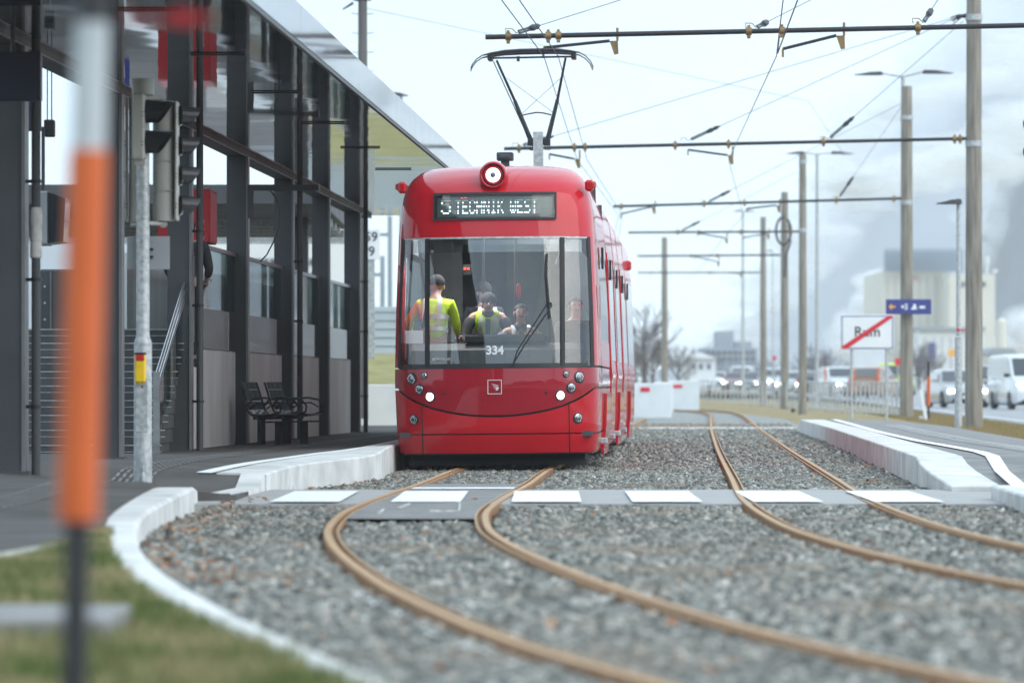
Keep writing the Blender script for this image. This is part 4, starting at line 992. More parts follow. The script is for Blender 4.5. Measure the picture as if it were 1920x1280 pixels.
# ---- following modules: sides with windows, doors, skirts, bellows
WS = [(.17, 1.13), (.45, 1.165), (.98, 1.178), (1.06, 1.19), (1.2, 1.178), (2.62, 1.135), (3.1, 1.085), (3.22, 1.05), (3.40, .91), (3.48, .70), (3.52, 0)]
def module(v0, v1):
    m = MB(); prof = [(-w, z) for z, w in WS] + [(w, z) for z, w in WS[::-1]][1:]
    rows = [[Vector((x, v, z)) for x, z in prof] for v in (v0, v1)]; m.grid(rows)
    n_ = len(prof); m.f += [tuple(range(n_)), tuple(range(2 * n_ - 1, n_ - 1, -1))]; m.m += [0, 0]; return m
mods = [(7.0, 11.6), (12.0, 15.6), (16.0, 20.6), (21.0, 27.5)]
for (a, b) in mods: module(a, b).build('body_module', M['red_paint'], tram, smooth='s', local=True)
for a, b in ((6.6, 7.0), (11.6, 12.0), (15.6, 16.0), (20.6, 21.0)):
    prof = [(.25, 1.05), (1.0, 1.09), (2.6, 1.06), (3.15, .98), (3.3, .8)]
    m = MB(); pr = [(-w, z) for z, w in prof] + [(w, z) for z, w in prof[::-1]]; rows = []
    for k in range(9): v_ = lerp(a - .02, b + .02, k / 8); s_ = 1 if k % 2 else .96; rows.append([Vector((x * s_, v_, z)) for x, z in pr])
    m.grid(rows); m.build('bellows', M['bellow'], tram, local=True)
def sidepanel(sx, v0, v1, z0, z1, off, nm, mt, th=.02):
    m = MB(); zs_ = [z0] + [z for z, w in WS if z0 < z < z1] + [z1]; rows = []
    for z in zs_: w = pw(z, WS) + off; rows.append([Vector((sx * w, v0, z)), Vector((sx * w, v1, z))])
    m.grid(rows); rows2 = [[Vector((p.x - sx * th, p.y, p.z)) for p in r] for r in rows]; m.grid(rows2)
    m.grid([[r[0], r2[0]] for r, r2 in zip(rows, rows2)]); m.grid([[r[1], r2[1]] for r, r2 in zip(rows, rows2)])
    m.grid([rows[0], rows2[0]]); m.grid([rows[-1], rows2[-1]]); return m.build(nm, mt, tram, local=True)
for sx in (-1, 1):
    for (a, b) in ((7.9, 11.3), (12.4, 15.2), (16.9, 20.3), (21.4, 26.8)): sidepanel(sx, a, b, 1.25, 2.58, .004, 'side_window', M['glass_dark'], .01)
    for (a, b) in ((7.15, 7.8), (16.1, 16.8), (11.0, 11.5)):
        sidepanel(sx, a, b, .36, 2.62, .012, 'door', M['red_paint'])
    for (a, b) in ((3.3, 5.9), (12.3, 15.3), (21.6, 25.2)): sidepanel(sx, a, b, .10, .83, .035, 'bogie_skirt', M['red_paint'], .03)
    for v_ in (2.6, 7.45, 11.25, 16.4): MB().cbox((sx * 1.16, v_, .27), (.12, .5, .07), .012).build('door_step', M['galv'], tram, local=True)
    for v_, z in ((3.5, 2.45), (8.2, 2.42), (12.6, 2.4), (17, 2.42), (21.5, 2.4)): MB().cbox((sx * 1.165, v_, z), (.03, .12, .26), .006).build('door_camera', M['pipe_dark'], tram, local=True)
MB().cbox((1.19, .98, 1.88), (.012, .22, .38), .003).build('side_plate', M['plate_back'], tram, local=True)
MB().cbox((1.12, 25, 2.9), (.12, .16, .16), .03).build('rear_camera', M['red_paint'], tram, local=True)
# roof equipment along the tram
MB().cbox((0, 9.2, 3.62), (1.3, 2.6, .24), .05).cbox((0, 18.5, 3.62), (1.3, 3.2, .24), .05).cbox((0, 24, 3.62), (1.3, 3, .24), .05).build('roof_equipment', M['interior_light'], tram, local=True)
# ---- pantograph
pg = bpy.data.objects.new('pantograph', None); S.collection.objects.link(pg); pg.parent = tram; pg.location = (.115, 11.7, 0); pg.scale = (1, 1, 1 / 1.007)
def pp(px, py, dv=0): return Vector(((px - 1015) / 135.5, dv, .95 + (722 - py) / 135.5))
MB().box((0, 0, 3.62), (.9, 1.1, .14)).box(pp(1015, 300), (.13, .3, .75)).build('pantograph_base', M['galv'], pg, local=True)
mb = MB(); mb.tube(pp(1000, 266), pp(1032, 266), .045, n=12); mb.cbox(pp(1002, 268), (.10, .14, .09), .01).cbox(pp(1031, 268), (.10, .14, .09), .01)
for sx in (0, 1):
    for k in range(3): mb.path([pp((1000, 1031)[sx] + 4 * k - 4, 272), pp((998, 1034)[sx] + 5 * k - 4, 280), pp((1004, 1028)[sx] + 3 * k, 283)], .006, 5)
mb.build('pantograph_joint', M['panto'], pg, smooth='s', local=True)
mb = MB()
for (a, b, c_) in (((1000, 262), (972, 190), (940, 116)), ((1033, 262), (1052, 188), (1069, 112))):
    mb.tube(pp(*a), pp(*b), .035, .026, n=10); mb.tube(pp(*b), pp(*c_, -.25), .020, .016, n=10)
mb.tube(pp(996, 258), pp(934, 118, -.25), .008, n=6)
mb.path([pp(985, 217), pp(1000, 214), pp(1012, 212), pp(1024, 213), pp(1040, 217)], .010, 6)
mb.build('pantograph_arm', M['panto'], pg, smooth='s', local=True)
mb = MB(); mb.path([pp(958, 148, -.1), pp(1043, 212)], .0035, 5); mb.path([pp(1060, 148, -.1), pp(985, 214)], .0035, 5); mb.build('stay_wire', M['wire'], pg, local=True)
for dv in (-.36, -.06):
    k_ = 0 if dv < -.2 else 2
    mb = MB(); pts = [(892, 132), (895, 124), (903, 114), (914, 107), (930, 104), (955, 100.5), (985, 99), (1030, 98.5), (1055, 99), (1078, 101.5), (1095, 104), (1107, 111), (1116, 121), (1121, 133)]
    mb.path([pp(x - k_, y + k_ * .9, dv) for x, y in pts], [.008, .008, .008, .009, .018, .024, .026, .026, .024, .018, .009, .008, .008, .008], 8)
    mb.build('contact_strip', M['panto'], pg, smooth='s', local=True)
mb = MB(); mb.tube(pp(928, 111, -.2), pp(1082, 110, -.2), .014, n=8); mb.cbox(pp(928, 110, -.2), (.07, .34, .09), .01).cbox(pp(1084, 109, -.2), (.07, .34, .09), .01).box(pp(980, 113, -.2), (.04, .06, .07)); mb.build('head_frame', M['panto'], pg, smooth='s', local=True)

# ---- cab interior
MB().box((0, 3.4, .38), (2.2, 6.2, .06)).build('cab_floor', M['interior'], tram, local=True)
mb = MB(); mb.grid([[Vector((x, .42 + .22 * abs(x / 1.0) ** 3 + .05, 1.10)), Vector((x, .46 + .22 * abs(x) ** 3 + .1, 1.34)), Vector((x, .95, 1.42)), Vector((x, 1.05, .6))] for x in np.linspace(-1.0, 1.0, 15)])
mb.build('dashboard', M['interior'], tram, local=True)
MB().cbox((.1, .92, 1.47), (.95, .25, .10), .02).build('dashboard_binnacle', M['black'], tram, local=True)
MB().box((-.82, 4.2, 1.9), (.5, .04, 3.0)).box((.85, 4.2, 1.9), (.45, .04, 3.0)).box((0, 4.2, 3.0), (1.6, .04, .7)).build('cab_partition', M['interior'], tram, local=True)
MB().box((-1.0, 3.7, 2.66), (.04, 5.4, .40)).box((1.0, 3.7, 2.66), (.04, 5.4, .40)).box((-1.06, 3.7, 1.28), (.03, 5.2, .34)).box((1.06, 3.7, 1.28), (.03, 5.2, .34)).build('cab_lining', M['interior'], tram, local=True)
MB().box((0, 6.42, 1.75), (2.2, .05, 2.9)).build('rear_bulkhead', M['interior'], tram, local=True)
MB().box((0, 3.8, 2.84), (1.9, 5.2, .04)).build('cab_ceiling', M['interior'], tram, local=True)
for x, y_ in ((-.25, 2.9), (.18, 1.8), (.55, 2.4)): MB().tube((x, y_, .4), (x, y_, 2.8), .018, n=8).build('grab_pole', M['pipe_dark'], tram, smooth='s', local=True)
MB().box((-.45, 1.9, 2.80), (.5, 1.0, .03)).build('cab_light', M['ceiling_lamp'], tram, local=True); MB().box((.4, 3.4, 2.80), (.3, 1.2, .03)).build('cab_light', M['ceiling_lamp'], tram, local=True)
MB().box((-.50, 1.6, 2.35), (.02, .02, .01)).build('cab_hook', M['black'], tram, local=True)
mb = MB(); mb.path([(-.9, .9, 2.6), (-.85, .7, 2.2), (-.8, .75, 1.9), (-.86, .8, 1.6)], .02, 6); mb.build('cab_cable', M['black'], tram, local=True)
MB().box((-.41, 2.2, 2.30), (.10, .02, .12)).build('cab_display', M['black'], tram, local=True); MB().box((-.435, 2.185, 2.31), (.025, .01, .025)).box((-.395, 2.185, 2.31), (.025, .01, .025)).build('cab_display_digits', M['led_red'], tram, local=True)
MB().ell((.24, 1.1, 2.02), (.03, .02, .09)).build('stop_handle', M['red_mark'], tram, local=True, smooth='s')
MB().box((-.955, .75, 1.50), (.20, .02, .15)).build('route_card', M['sign_white'], tram, local=True)
MB().box((.98, .95, 1.42), (.18, .05, .30)).build('cab_panel', M['navy'], tram, local=True)
mb = MB(); mb.path([(.60, .50, 2.52), (.575, .45, 2.4), (.58, .42, 2.2), (.585, .40, 1.95)], .012, 6); mb.path([(.82, .6, 2.6), (.76, .55, 2.45), (.70, .5, 2.3), (.60, .48, 2.27)], .022, 6); mb.build('mirror_arm', M['black'], tram, local=True, smooth='s')

# ================================================================ PEOPLE
def skin_body(name, chains, mat, parent, sub=2):
    """chains: list of [(point, radius), ...]; first chain's first point is the pelvis root; others branch by repeating a point"""
    verts, edges, rad, idx = [], [], [], {}
    for ch in chains:
        prev = None
        for p, r_ in ch:
            k = tuple(round(c, 4) for c in p)
            if k not in idx: idx[k] = len(verts); verts.append(p); rad.append(r_)
            if prev is not None and prev != idx[k]: edges.append((prev, idx[k]))
            prev = idx[k]
    me = bpy.data.meshes.new(name); me.from_pydata([tuple(v) for v in verts], edges, []); me.materials.append(mat)
    o = bpy.data.objects.new(name, me); S.collection.objects.link(o); o.parent = parent
    md = o.modifiers.new('skin', 'SKIN'); md.use_smooth_shade = True
    for i, r_ in enumerate(rad):
        r_ = r_ if isinstance(r_, tuple) else (r_, r_); me.skin_vertices[0].data[i].radius = r_
    me.skin_vertices[0].data[0].use_root = True
    s_ = o.modifiers.new('sub', 'SUBSURF'); s_.levels = sub; s_.render_levels = sub
    return o
def person(label, loc, rz, lean=0, head_dn=0, armL=None, armR=None, jacket='hivis', hat=None, hair=True, stripes=True, glasses=False, vest=False, group=None, scale=1.0):
    """faces local -Y. arms: (elbow, wrist) offsets from the shoulder"""
    t = thing('person', label, 'person', loc, rz, group); t.scale = (scale,) * 3
    def up(p):                                           # lean the upper body about the hips
        p = Vector(p); q = p - Vector((0, 0, .95)); a = lean; return Vector((q.x, q.y * math.cos(a) - q.z * math.sin(a), q.y * math.sin(a) + q.z * math.cos(a) + .95))
    pel = Vector((0, 0, .95)); spine = up((0, .0, 1.15)); chest = up((0, .0, 1.36)); neck = up((0, 0, 1.50))
    hd_ = Vector((0, -.02 - math.sin(head_dn) * .10, .11 * math.cos(head_dn))); nv = neck + Vector((0, -math.sin(lean) * .03, .0)); head = nv + hd_ + Vector((0, -math.sin(lean) * .04, .02)); top = head + Vector((0, .03, .075))
    sh = {s_: up((s_ * .185, 0, 1.41)) for s_ in (-1, 1)}
    arms = {-1: armR or ((-.06, -.05, -.27), (-.02, -.22, -.36)), 1: armL or ((.06, -.05, -.27), (.02, -.22, -.36))}
    body_c = [[(pel, .12), (spine, (.12, .10)), (chest, (.13, .11)), (neck, .058), (nv + Vector((0, -.01, .045)), .056), (head + Vector((0, -.012, -.04)), (.062, .07)), (head, (.076, .09)), (top, (.06, .07))]]
    jk = [[(pel, .14), (spine, (.15, .13)), (chest, (.17, .135)), (up((0, 0, 1.455)), (.10, .09))]]
    slv = [[(chest, (.14, .11)), (up((0, 0, 1.44)), (.09, .08))]]
    for s_ in (-1, 1):
        e_ = sh[s_] + Vector(arms[s_][0]); w_ = sh[s_] + Vector(arms[s_][1]); dn = (w_ - e_).normalized()
        body_c.append([(chest, (.13, .11)), (sh[s_], .05), (e_, .038), (w_, .026), (w_ + dn * .05, (.036, .02)), (w_ + dn * .10, (.034, .014))])
        (slv if vest else jk).append([(chest, (.17, .135)), (sh[s_] + Vector((0, 0, -.01)), .078), (lerp(sh[s_], e_, .55), .066), (e_, .056), (lerp(e_, w_, .9), .045)])
        hip = Vector((s_ * .09, 0, .90)); kn = Vector((s_ * .10, -.03, .48)); an = Vector((s_ * .10, .02, .09))
        body_c.append([(pel, .12), (hip, .085), (kn, .055), (an, .038), (an + Vector((0, -.12, -.05)), (.035, .03))])
    b_ = skin_body('body', body_c, M['skin'], t)
    for s_ in (-1, 1):                                   # fingers and thumbs, as one hand piece each
        e_ = sh[s_] + Vector(arms[s_][0]); w_ = sh[s_] + Vector(arms[s_][1]); dn = (w_ - e_).normalized(); side = dn.cross(Vector((0, 0, 1))).normalized(); palm = w_ + dn * .085
        fm = MB()
        for k, ln in enumerate((.055, .065, .062, .05)):
            p0 = palm + side * (.027 - .018 * k); fm.path([p0, p0 + dn * ln * .6 + Vector((0, 0, -.008)), p0 + dn * ln * .8 + Vector((0, 0, -.032))], [.009, .008, .006], 6)
        p0 = w_ + dn * .035 + side * .03; fm.path([p0, p0 + side * .028 + dn * .02, p0 + side * .03 + dn * .045], [.011, .010, .008], 6)
        f_ = fm.build('fingers', M['skin'], t, smooth='all', local=True)
    if vest:
        for q in slv[1:]:
            q[1] = (q[1][0], .088); skin_body('sleeve', [q[1:]], M['grey_cloth' if hair else 'dark_cloth'], t)
        MB().ell(up((0, -.01, 1.46)), (.085, .08, .06)).build('collar', M['dark_cloth'], t, smooth='all', local=True)
        for s_ in (-1, 1): jk.append([(chest, (.17, .135)), (up((s_ * .165, 0, 1.405)), (.088, .11))])
    j_ = skin_body('jacket', jk, M[jacket], t)
    tr_c = [[(pel + Vector((0, 0, -.02)), .155)]]
    for s_ in (-1, 1): tr_c.append([(pel + Vector((0, 0, -.02)), .155), (Vector((s_ * .09, 0, .86)), .105), (Vector((s_ * .10, -.03, .48)), .075), (Vector((s_ * .10, .02, .12)), .062)])
    skin_body('trousers', tr_c, M['dark_cloth'], t)
    for s_ in (-1, 1): MB().cbox((s_ * .10, -.05, .05), (.10, .28, .10), .03).build('shoe', M['black'], t, local=True)
    fr = -1
    f = MB(); hc = head
    f.ell(hc + Vector((0, -.098, -.012)), (.013, .02, .024), 8, 6); 
    for s_ in (-1, 1): f.ell(hc + Vector((s_ * .078, 0, -.01)), (.012, .02, .03), 8, 6)
    f.build('nose_and_ears', M['skin'], t, smooth='all', local=True)
    f = MB()
    for s_ in (-1, 1): f.ell(hc + Vector((s_ * .030, -.084, .012)), (.014, .006, .006), 8, 6); f.box(hc + Vector((s_ * .030, -.086, .032)), (.032, .008, .006))
    f.box(hc + Vector((0, -.086, -.05)), (.04, .008, .007)); f.build('face_detail', M['hair'], t, local=True)
    if hair:
        m = MB(); m.ell(top + Vector((0, .005, -.05)), (.088, .10, .085), 16, 10); m.f = [q for q in m.f if not (np.mean([m.v[i][1] for i in q]) < top.y - .03 and np.mean([m.v[i][2] for i in q]) < top.z - .02)]; m.m = [0] * len(m.f)
        m.build('hair', M['hair'], t, smooth='all', local=True)
    if hat:
        m = MB(); m.ell(top + Vector((0, 0, -.03)), (.096, .108, .095), 16, 10); m.f = [q for q in m.f if np.mean([m.v[i][2] for i in q]) > top.z - .062]; m.m = [0] * len(m.f); m.build('beanie', M[hat], t, smooth='all', local=True)
    if glasses:
        m = MB()
        for s_ in (-1, 1): m.path([hc + Vector((s_ * .032 + .024 * math.cos(a), -.098, .012 + .018 * math.sin(a))) for a in [k * math.pi / 5 for k in range(11)]], .003, 5)
        m.path([hc + Vector((-.008, -.1, .015)), hc + Vector((.008, -.1, .015))], .003, 5); m.build('glasses', M['black'], t, local=True)
    if stripes:
        def ring(c, rx_, ry_, h_, tilt=0):
            m = MB(); n_ = 20
            rows = [[up((rx_ * math.cos(2 * math.pi * k / n_), ry_ * math.sin(2 * math.pi * k / n_), c + dz)) for k in range(n_ + 1)] for dz in (-h_ / 2, h_ / 2)]
            m.grid(rows); return m.build('reflective_band', M['reflex'], t, smooth='all', local=True)
        ring(1.10, .168, .150, .05); ring(1.24, .186, .158, .05)
        for s_ in (-1, 1):
            m = MB(); m.grid([[up((s_ * .09 - .022, y_, z_)), up((s_ * .09 + .022, y_, z_))] for y_, z_ in ((-.155, 1.12), (-.165, 1.25), (-.155, 1.36), (-.10, 1.46), (0, 1.485), (.1, 1.46), (.155, 1.36), (.16, 1.12))])
            m.build('reflective_band', M['reflex'], t, smooth='all', local=True)
    if vest:
        m = MB(); m.grid([[up((-.03, y_, z_)), up((.03, y_, z_))] for y_, z_ in ((-.158, 1.1), (-.17, 1.25), (-.160, 1.36), (-.10, 1.46))]); m.build('jacket_opening', M['dark_cloth'], t, smooth='all', local=True)
    return t
def inT(x, v, z): return (TX + x * math.cos(TD) + v * TD, TY + v, z)
person('person in the tram cab bent forward reading, dark beanie, glasses and yellow safety vest', inT(-.22, 2.5, .50), .05, lean=R(46), head_dn=R(60), hat='beanie', hair=False, glasses=True, vest=True,
       armL=((.08, -.10, -.26), (-.02, -.34, -.30)), armR=((-.10, -.08, -.26), (-.06, -.30, -.33)), group='people inside the tram cab')
person('person at the left of the tram cab in a yellow safety jacket, turned away', inT(-.80, 1.75, .50), R(165), lean=R(8), head_dn=R(25), hat='beanie', hair=False, armL=((.16, -.06, -.22), (.20, -.22, -.38)), group='people inside the tram cab')
person('person with short dark hair at the tram controls right of the bent one, facing forward', inT(.20, 1.9, .18), .1, lean=R(10), head_dn=R(8), vest=True, armL=((.10, -.10, -.24), (.04, -.32, -.28)), armR=((-.10, -.12, -.22), (-.10, -.34, -.24)), group='people inside the tram cab')
person('person in dark clothes standing behind the bent one in the tram cab', inT(-.30, 3.6, .44), .0, jacket='dark_cloth', stripes=False, hat='beanie', hair=False, group='people inside the tram cab')
person('person in a dark coat sitting at the right of the tram cab', inT(.86, 1.8, .25), .2, jacket='dark_cloth', stripes=False, group='people inside the tram cab')
person('person in dark clothes on the stairs, half hidden by the column right of the signal', (-3.78, 55.4, 1.16), R(180), jacket='dark_cloth', stripes=False)
# ================================================================ BENCH
def bench():
    t = thing('bench_seat', 'black slatted metal bench with two curved seats and armrests by the platform wall', 'bench', (-2.93, 60.7, zL(-2.93, 60.7)), R(70))
    # local: seats face -Y, row along X
    prof = [(.30, .80), (.265, .70), (.215, .55), (.175, .44), (.12, .385), (.02, .37), (-.12, .385), (-.24, .40), (-.29, .385)]
    for cx in (-.42, .42):
        mb = MB()
        for k in range(3):                                # three columns of curved plates
            x = cx - .16 + .16 * k
            mb.sweep([(-.006, -.0), (-.006, .0)], [(0, 0, 0), (0, 1, 0)], closed=False) if False else None
            for (a, b) in zip(prof, prof[1:]):
                d = Vector((0, b[0] - a[0], b[1] - a[1])); nn_ = Vector((0, -d.z, d.y)).normalized() * .010
                p0 = Vector((x - .072, a[0], a[1])); p1 = p0 + Vector((.144, 0, 0)); q0 = p0 + d * .88; q1 = p1 + d * .88
                mb.prism([p0, p1, q1, q0], nn_)
        mb.build('seat', M['bench_metal'], t, local=True)
        for s_ in (-1, 1):
            m = MB(); x = cx + s_ * .285
            m.path([(x, p[0] + .012, p[1] - .005) for p in prof], .014, 6); m.path([(x, .20, .50), (x, .12, .585), (x, -.05, .60), (x, -.20, .575), (x, -.27, .50), (x, -.26, .42), (x, -.15, .39)], .014, 6)
            m.path([(x, .17, .46), (x, .05, .53), (x, -.10, .535), (x, -.20, .48)], .010, 6)
            m.build('armrest', M['black'], t, local=True, smooth='s')
        MB().box((cx, .12, .17), (.10, .07, .33)).build('pedestal', M['black'], t, local=True); MB().box((cx, -.12, .15), (.10, .07, .29)).build('pedestal', M['black'], t, local=True)
    MB().box((0, .06, .345), (1.5, .07, .04)).box((0, -.14, .295), (1.6, .08, .02)).build('cross_beam', M['black'], t, local=True)
bench()

# ================================================================ TRAFFIC SIGNAL (left foreground)
YS = 41.0
bx = X_(268, YS); zb = Z_(905, YS)
t = thing('traffic_signal', 'galvanised traffic signal pole with grey signal heads and a yellow push button', 'traffic signal', (bx, YS, zb))
MB().lathe((bx, YS, zb - .05), (0, 0, 1), [(0, .0785), (1.25, .077), (1.27, .074), (1.31, .060), (1.32, .057), (3.42, .056)], 28).build('pole', M['galv'], t, smooth='s')
MB().lathe(P(268, 178, YS), (0, 0, 1), [(0, .095), (.13, .101), (.137, .098), (.138, 0)], 28).build('pole_cap', M['signal_grey'], t, smooth='s')
MB().cbox((bx - .004, YS - .074, Z_(760, YS)), (.105, .012, .46), .004).build('access_door', M['galv'], t); MB().lathe((bx, YS - .082, Z_(725, YS)), (0, -1, 0), [(0, .008), (.004, .008)]).build('door_lock', M['black'], t)
for py in (346, 407, 452, 489): MB().lathe(P(268, py, YS), (0, 0, 1), [(-.008, .062), (.008, .062)], 24).build('pole_band', M['stainless'], t, smooth='s')
# yellow request button
c = P(265, 690, YS) + Vector((0, -.11, 0))
MB().cbox(c, (.095, .07, .25), .014).build('button_housing', M['yellow'], t); MB().cbox(c + Vector((0, -.02, .088)), (.075, .05, .055), .006).build('button_window', M['red_lens'], t)
MB().cbox(c + Vector((0, 0, .125)), (.10, .075, .018), .004).build('housing_lid', M['black'], t); MB().lathe(c + Vector((0, -.035, .045)), (0, -1, 0), [(0, .034), (.004, .032)], 20).build('button_face', M['yellow'], t)
MB().cbox(c + Vector((.0, 0, -.13)), (.03, .03, .02), .004).build('button_plug', M['yellow'], t)
MB().lathe((bx + .01, YS - .1, zb + .02), (0, 0, 1), [(0, .018), (.05, .016), (.08, .007), (.15, .005)], 10).build('ground_bolt', M['galv'], t)
def visor(m, c, d, r, ln, up=.6):
    """open half-cone visor from centre c pointing along d"""
    d = Vector(d).normalized(); u = Vector((0, 0, 1)); w = d.cross(u).normalized(); n_ = 14; rows = []
    for k in range(5):
        tt = k / 4; row = []
        for i in range(n_ + 1):
            a = -.35 * math.pi * 1 + (1.7 * math.pi) * i / n_; L = ln * tt * (.72 + .28 * math.sin(a)); row.append(c + d * L + (w * math.cos(a) + u * math.sin(a)) * r * (1 - .08 * tt))
        rows.append(row)
    m.grid(rows); m.grid([[p * 1.0 + (c + d * .0 - p) * .04 for p in r_] for r_ in rows])
# pedestrian head, turned to the right
h = bpy.data.objects.new('signal_head', None); S.collection.objects.link(h); h.parent = t
yh = YS - .16
a0 = P(249, 176, yh); a1 = P(273, 300, yh)
MB().cbox(((a0.x + a1.x) / 2, yh, (a0.z + a1.z) / 2), (a1.x - a0.x, .24, a0.z - a1.z), .018).box((a1.x - .012, yh, Z_(239, yh)), (.03, .244, .006)).build('housing', M['signal_grey'], h)
m = MB(); visor(m, P(272, 210, yh), (1, -.12, -.04), .105, .24); visor(m, P(272, 267, yh), (1, -.12, -.04), .105, .24); m.build('visor', M['black'], h)
m = MB()
for py in (210, 267): m.lathe(P(272, py, yh), (1, -.12, 0), [(0, .10), (.012, .10), (.03, .05)], 20)
m.build('lens', M['glass_dark'], h, smooth='s')
m = MB()
for py in (210, 217, 266, 272): m.lathe(P(266.5, py, yh - .12), (0, -1, 0), [(0, .006), (.002, .006)], 8)
m.build('screw', M['black'], h)
MB().tube(P(262, 183, yh), P(300, 184, YS + .1), .02, n=10).box(P(262, 303, yh), (.09, .09, .05)).build('bracket', M['signal_grey'], h)
# tall four chamber head, seen from behind right of the pole
def tall_head(x0, x1, y0, y1, Yh, vis, nm, sx):
    h = bpy.data.objects.new('signal_head', None); S.collection.objects.link(h); h.parent = t
    a = P(x0, y0, Yh); b = P(x1, y1, Yh); w = b.x - a.x; cz = (a.z + b.z) / 2; hh = a.z - b.z; cx = (a.x + b.x) / 2
    pr = []                                                # rounded back (facing the camera), flat door flange away
    for k in range(9): an = math.pi + math.pi * k / 8; pr.append((cx - sx * .02 + (w * .42) * math.cos(an), Yh + .07 * math.sin(an)))
    pr += [(cx - sx * .02 + w * .42, Yh + .12), (cx - sx * .02 - w * .42, Yh + .12)]
    MB().prism([Vector((x, y, b.z)) for x, y in pr], (0, 0, hh)).build('housing', M['signal_grey'], h, smooth='s')
    MB().cbox((cx + sx * w * .44, Yh + .04, cz), (w * .12, .26, hh), .01).build('door_flange', M['signal_grey'], h)
    m = MB()
    for k in range(1, 4): m.box((cx, Yh - .0725 + .06, b.z + hh * k / 4), (w * .9, .13, .004))
    m.build('chamber_joint', M['plate_back'], h)
    if vis:
        m = MB()
        for k in range(4): visor(m, Vector((cx + sx * w * .5, Yh + .10, b.z + hh * (k + .5) / 4 + .01)), (sx, .5, -.03), .085, .20)
        m.build('visor', M['pipe_dark'], h)
        m = MB()
        for k in range(4): m.lathe(Vector((cx + sx * w * .5, Yh + .10, b.z + hh * (k + .5) / 4)), (sx, .5, 0), [(0, .08), (.02, .078)], 18)
        m.build('lens', M['glass_dark'], h)
    m = MB()
    for k in range(4):
        for dz in (-.015, .015): m.lathe(Vector((cx + sx * w * .45, Yh - .092, b.z + hh * (k + .5) / 4 + dz)), (0, -1, 0), [(0, .006), (.003, .006)], 8)
    m.build('screw', M['black'], h)
tall_head(287, 334, 190, 414, YS + .12, True, 'a', 1)
tall_head(235, 263, 182, 416, YS + .22, False, 'b', -1)
MB().tube(P(268, 418, YS), P(312, 420, YS + .12), .018, n=10).tube(P(248, 422, YS + .15), P(268, 420, YS), .018, n=10).box(P(306, 421, YS + .12), (.04, .05, .05)).build('bracket', M['signal_grey'], t)
MB().tube(P(268, 186, YS), P(306, 184, YS + .12), .018, n=10).build('bracket', M['signal_grey'], t)
c = P(278, 474, YS + .08)
MB().cbox(c, (.37, .006, .285), .002).build('sign_plate', M['plate_back'], t)
MB().box(c + Vector((.03, -.02, .03)), (.03, .03, .02)).box(c + Vector((.03, -.02, -.035)), (.03, .03, .02)).box(c + Vector((.0, -.012, 0)), (.02, .02, .26)).build('plate_clamp', M['black'], t)

# ================================================================ SNOW POLES
t = thing('snow_pole', 'tall orange, white and black snow pole close to the camera, blurred', 'pole', (-.925, 10, .10))
def sp(py, dx=0): return Vector((lerp(-.925, -.893, (1280 - py) / 980) + dx, 10, CZ - (py - HOR) / 890))
MB().tube((-.928, 10, .02), sp(975), .027, n=16).build('pole_shaft', M['pole_black'], t, smooth='s'); MB().tube(sp(-40), sp(40), .033, n=16).build('pole_top', M['pole_black'], t, smooth='s')
MB().tube(sp(975), sp(282), .045, .041, n=20).build('orange_sleeve', M['orange'], t, smooth='s')
MB().tube(sp(282), sp(42), .037, .036, n=20).build('white_sleeve', M['pole_white'], t, smooth='s')
c = sp(34)
MB().box(c + Vector((.14, 0, 0)), (.16, .008, .008)).prism([c + Vector((.26, -.005, 0)), c + Vector((.19, -.005, .022)), c + Vector((.135, -.005, .0)), c + Vector((.19, -.005, -.022))], (0, .01, 0)).build('direction_arrow', M['arrow_red'], t)
def snowpole(px, base, top, Y, cols, label):
    x = X_(px, Y); z0 = Z_(base, Y); z1 = Z_(top, Y)
    o = thing('snow_pole', label, 'pole', (x, Y, z0), group='snow poles beside the road')
    n_ = len(cols)
    for i, cc in enumerate(cols):
        MB().tube((x, Y, lerp(z0, z1, i / n_)), (x, Y, lerp(z0, z1, (i + 1) / n_)), .032 if cc == 'pole_black' else .045, n=10).build('pole_section', M[cc], o, smooth='s')
    return o
snowpole(1741, 788, 678, 118, ['pole_black', 'orange', 'orange', 'pole_black'], 'orange and black snow pole on the verge left of the silver hatchback')
for px, Y in ((1547, 250), (1602, 225), (1646, 205)):
    snowpole(px, 722 + 8900 * .85 / Y, 668 if px == 1547 else 690, Y, ['pole_black', 'orange', 'orange', 'pole_black'] if px == 1547 else ['pole_black', 'orange', 'orange'],
             {1547: 'slim orange and black snow pole behind the railing, farthest left', 1602: 'slim orange snow pole left of the town sign post', 1646: 'slim orange snow pole in front of the brown car'}[px])

# ================================================================ CATENARY MASTS, BRACKETS AND WIRES
def mast(px, top, base, Y, r1, label, mat='mast', collar=()):
    x = X_(px, Y); z0 = Z_(base, Y) - .05; z1 = Z_(top, Y)
    o = thing('catenary_mast', label, 'mast', (x, Y, z0), group='catenary masts')
    MB().lathe((x, Y, z0), (0, 0, 1), [(0, r1), (z1 - z0, r1 * .78), (z1 - z0 + .004, 0)], 24).build('mast_shaft', M[mat], o, smooth='s')
    for cz in collar: MB().lathe((x, Y, cz - .06), (0, 0, 1), [(0, r1 * .93), (.12, r1 * .93)], 20).build('clamp_band', M['galv'], o, smooth='s')
    return o, x
mast(1826, -60, 803, 96, .185, 'thick concrete catenary mast at the far right, nearest the camera', collar=(5.83, 8.38))
mast(1700, 162, 790, 127, .185, 'tall concrete catenary mast carrying the blue direction sign', collar=(5.83, 8.1))
mast(1505, 289, 782, 150, .14, 'concrete catenary mast left of the town sign, right one of a close pair', collar=(5.85, 8.0))
mast(1471, 360, 777, 178, .165, 'concrete catenary mast with a cable loop, left one of a close pair')
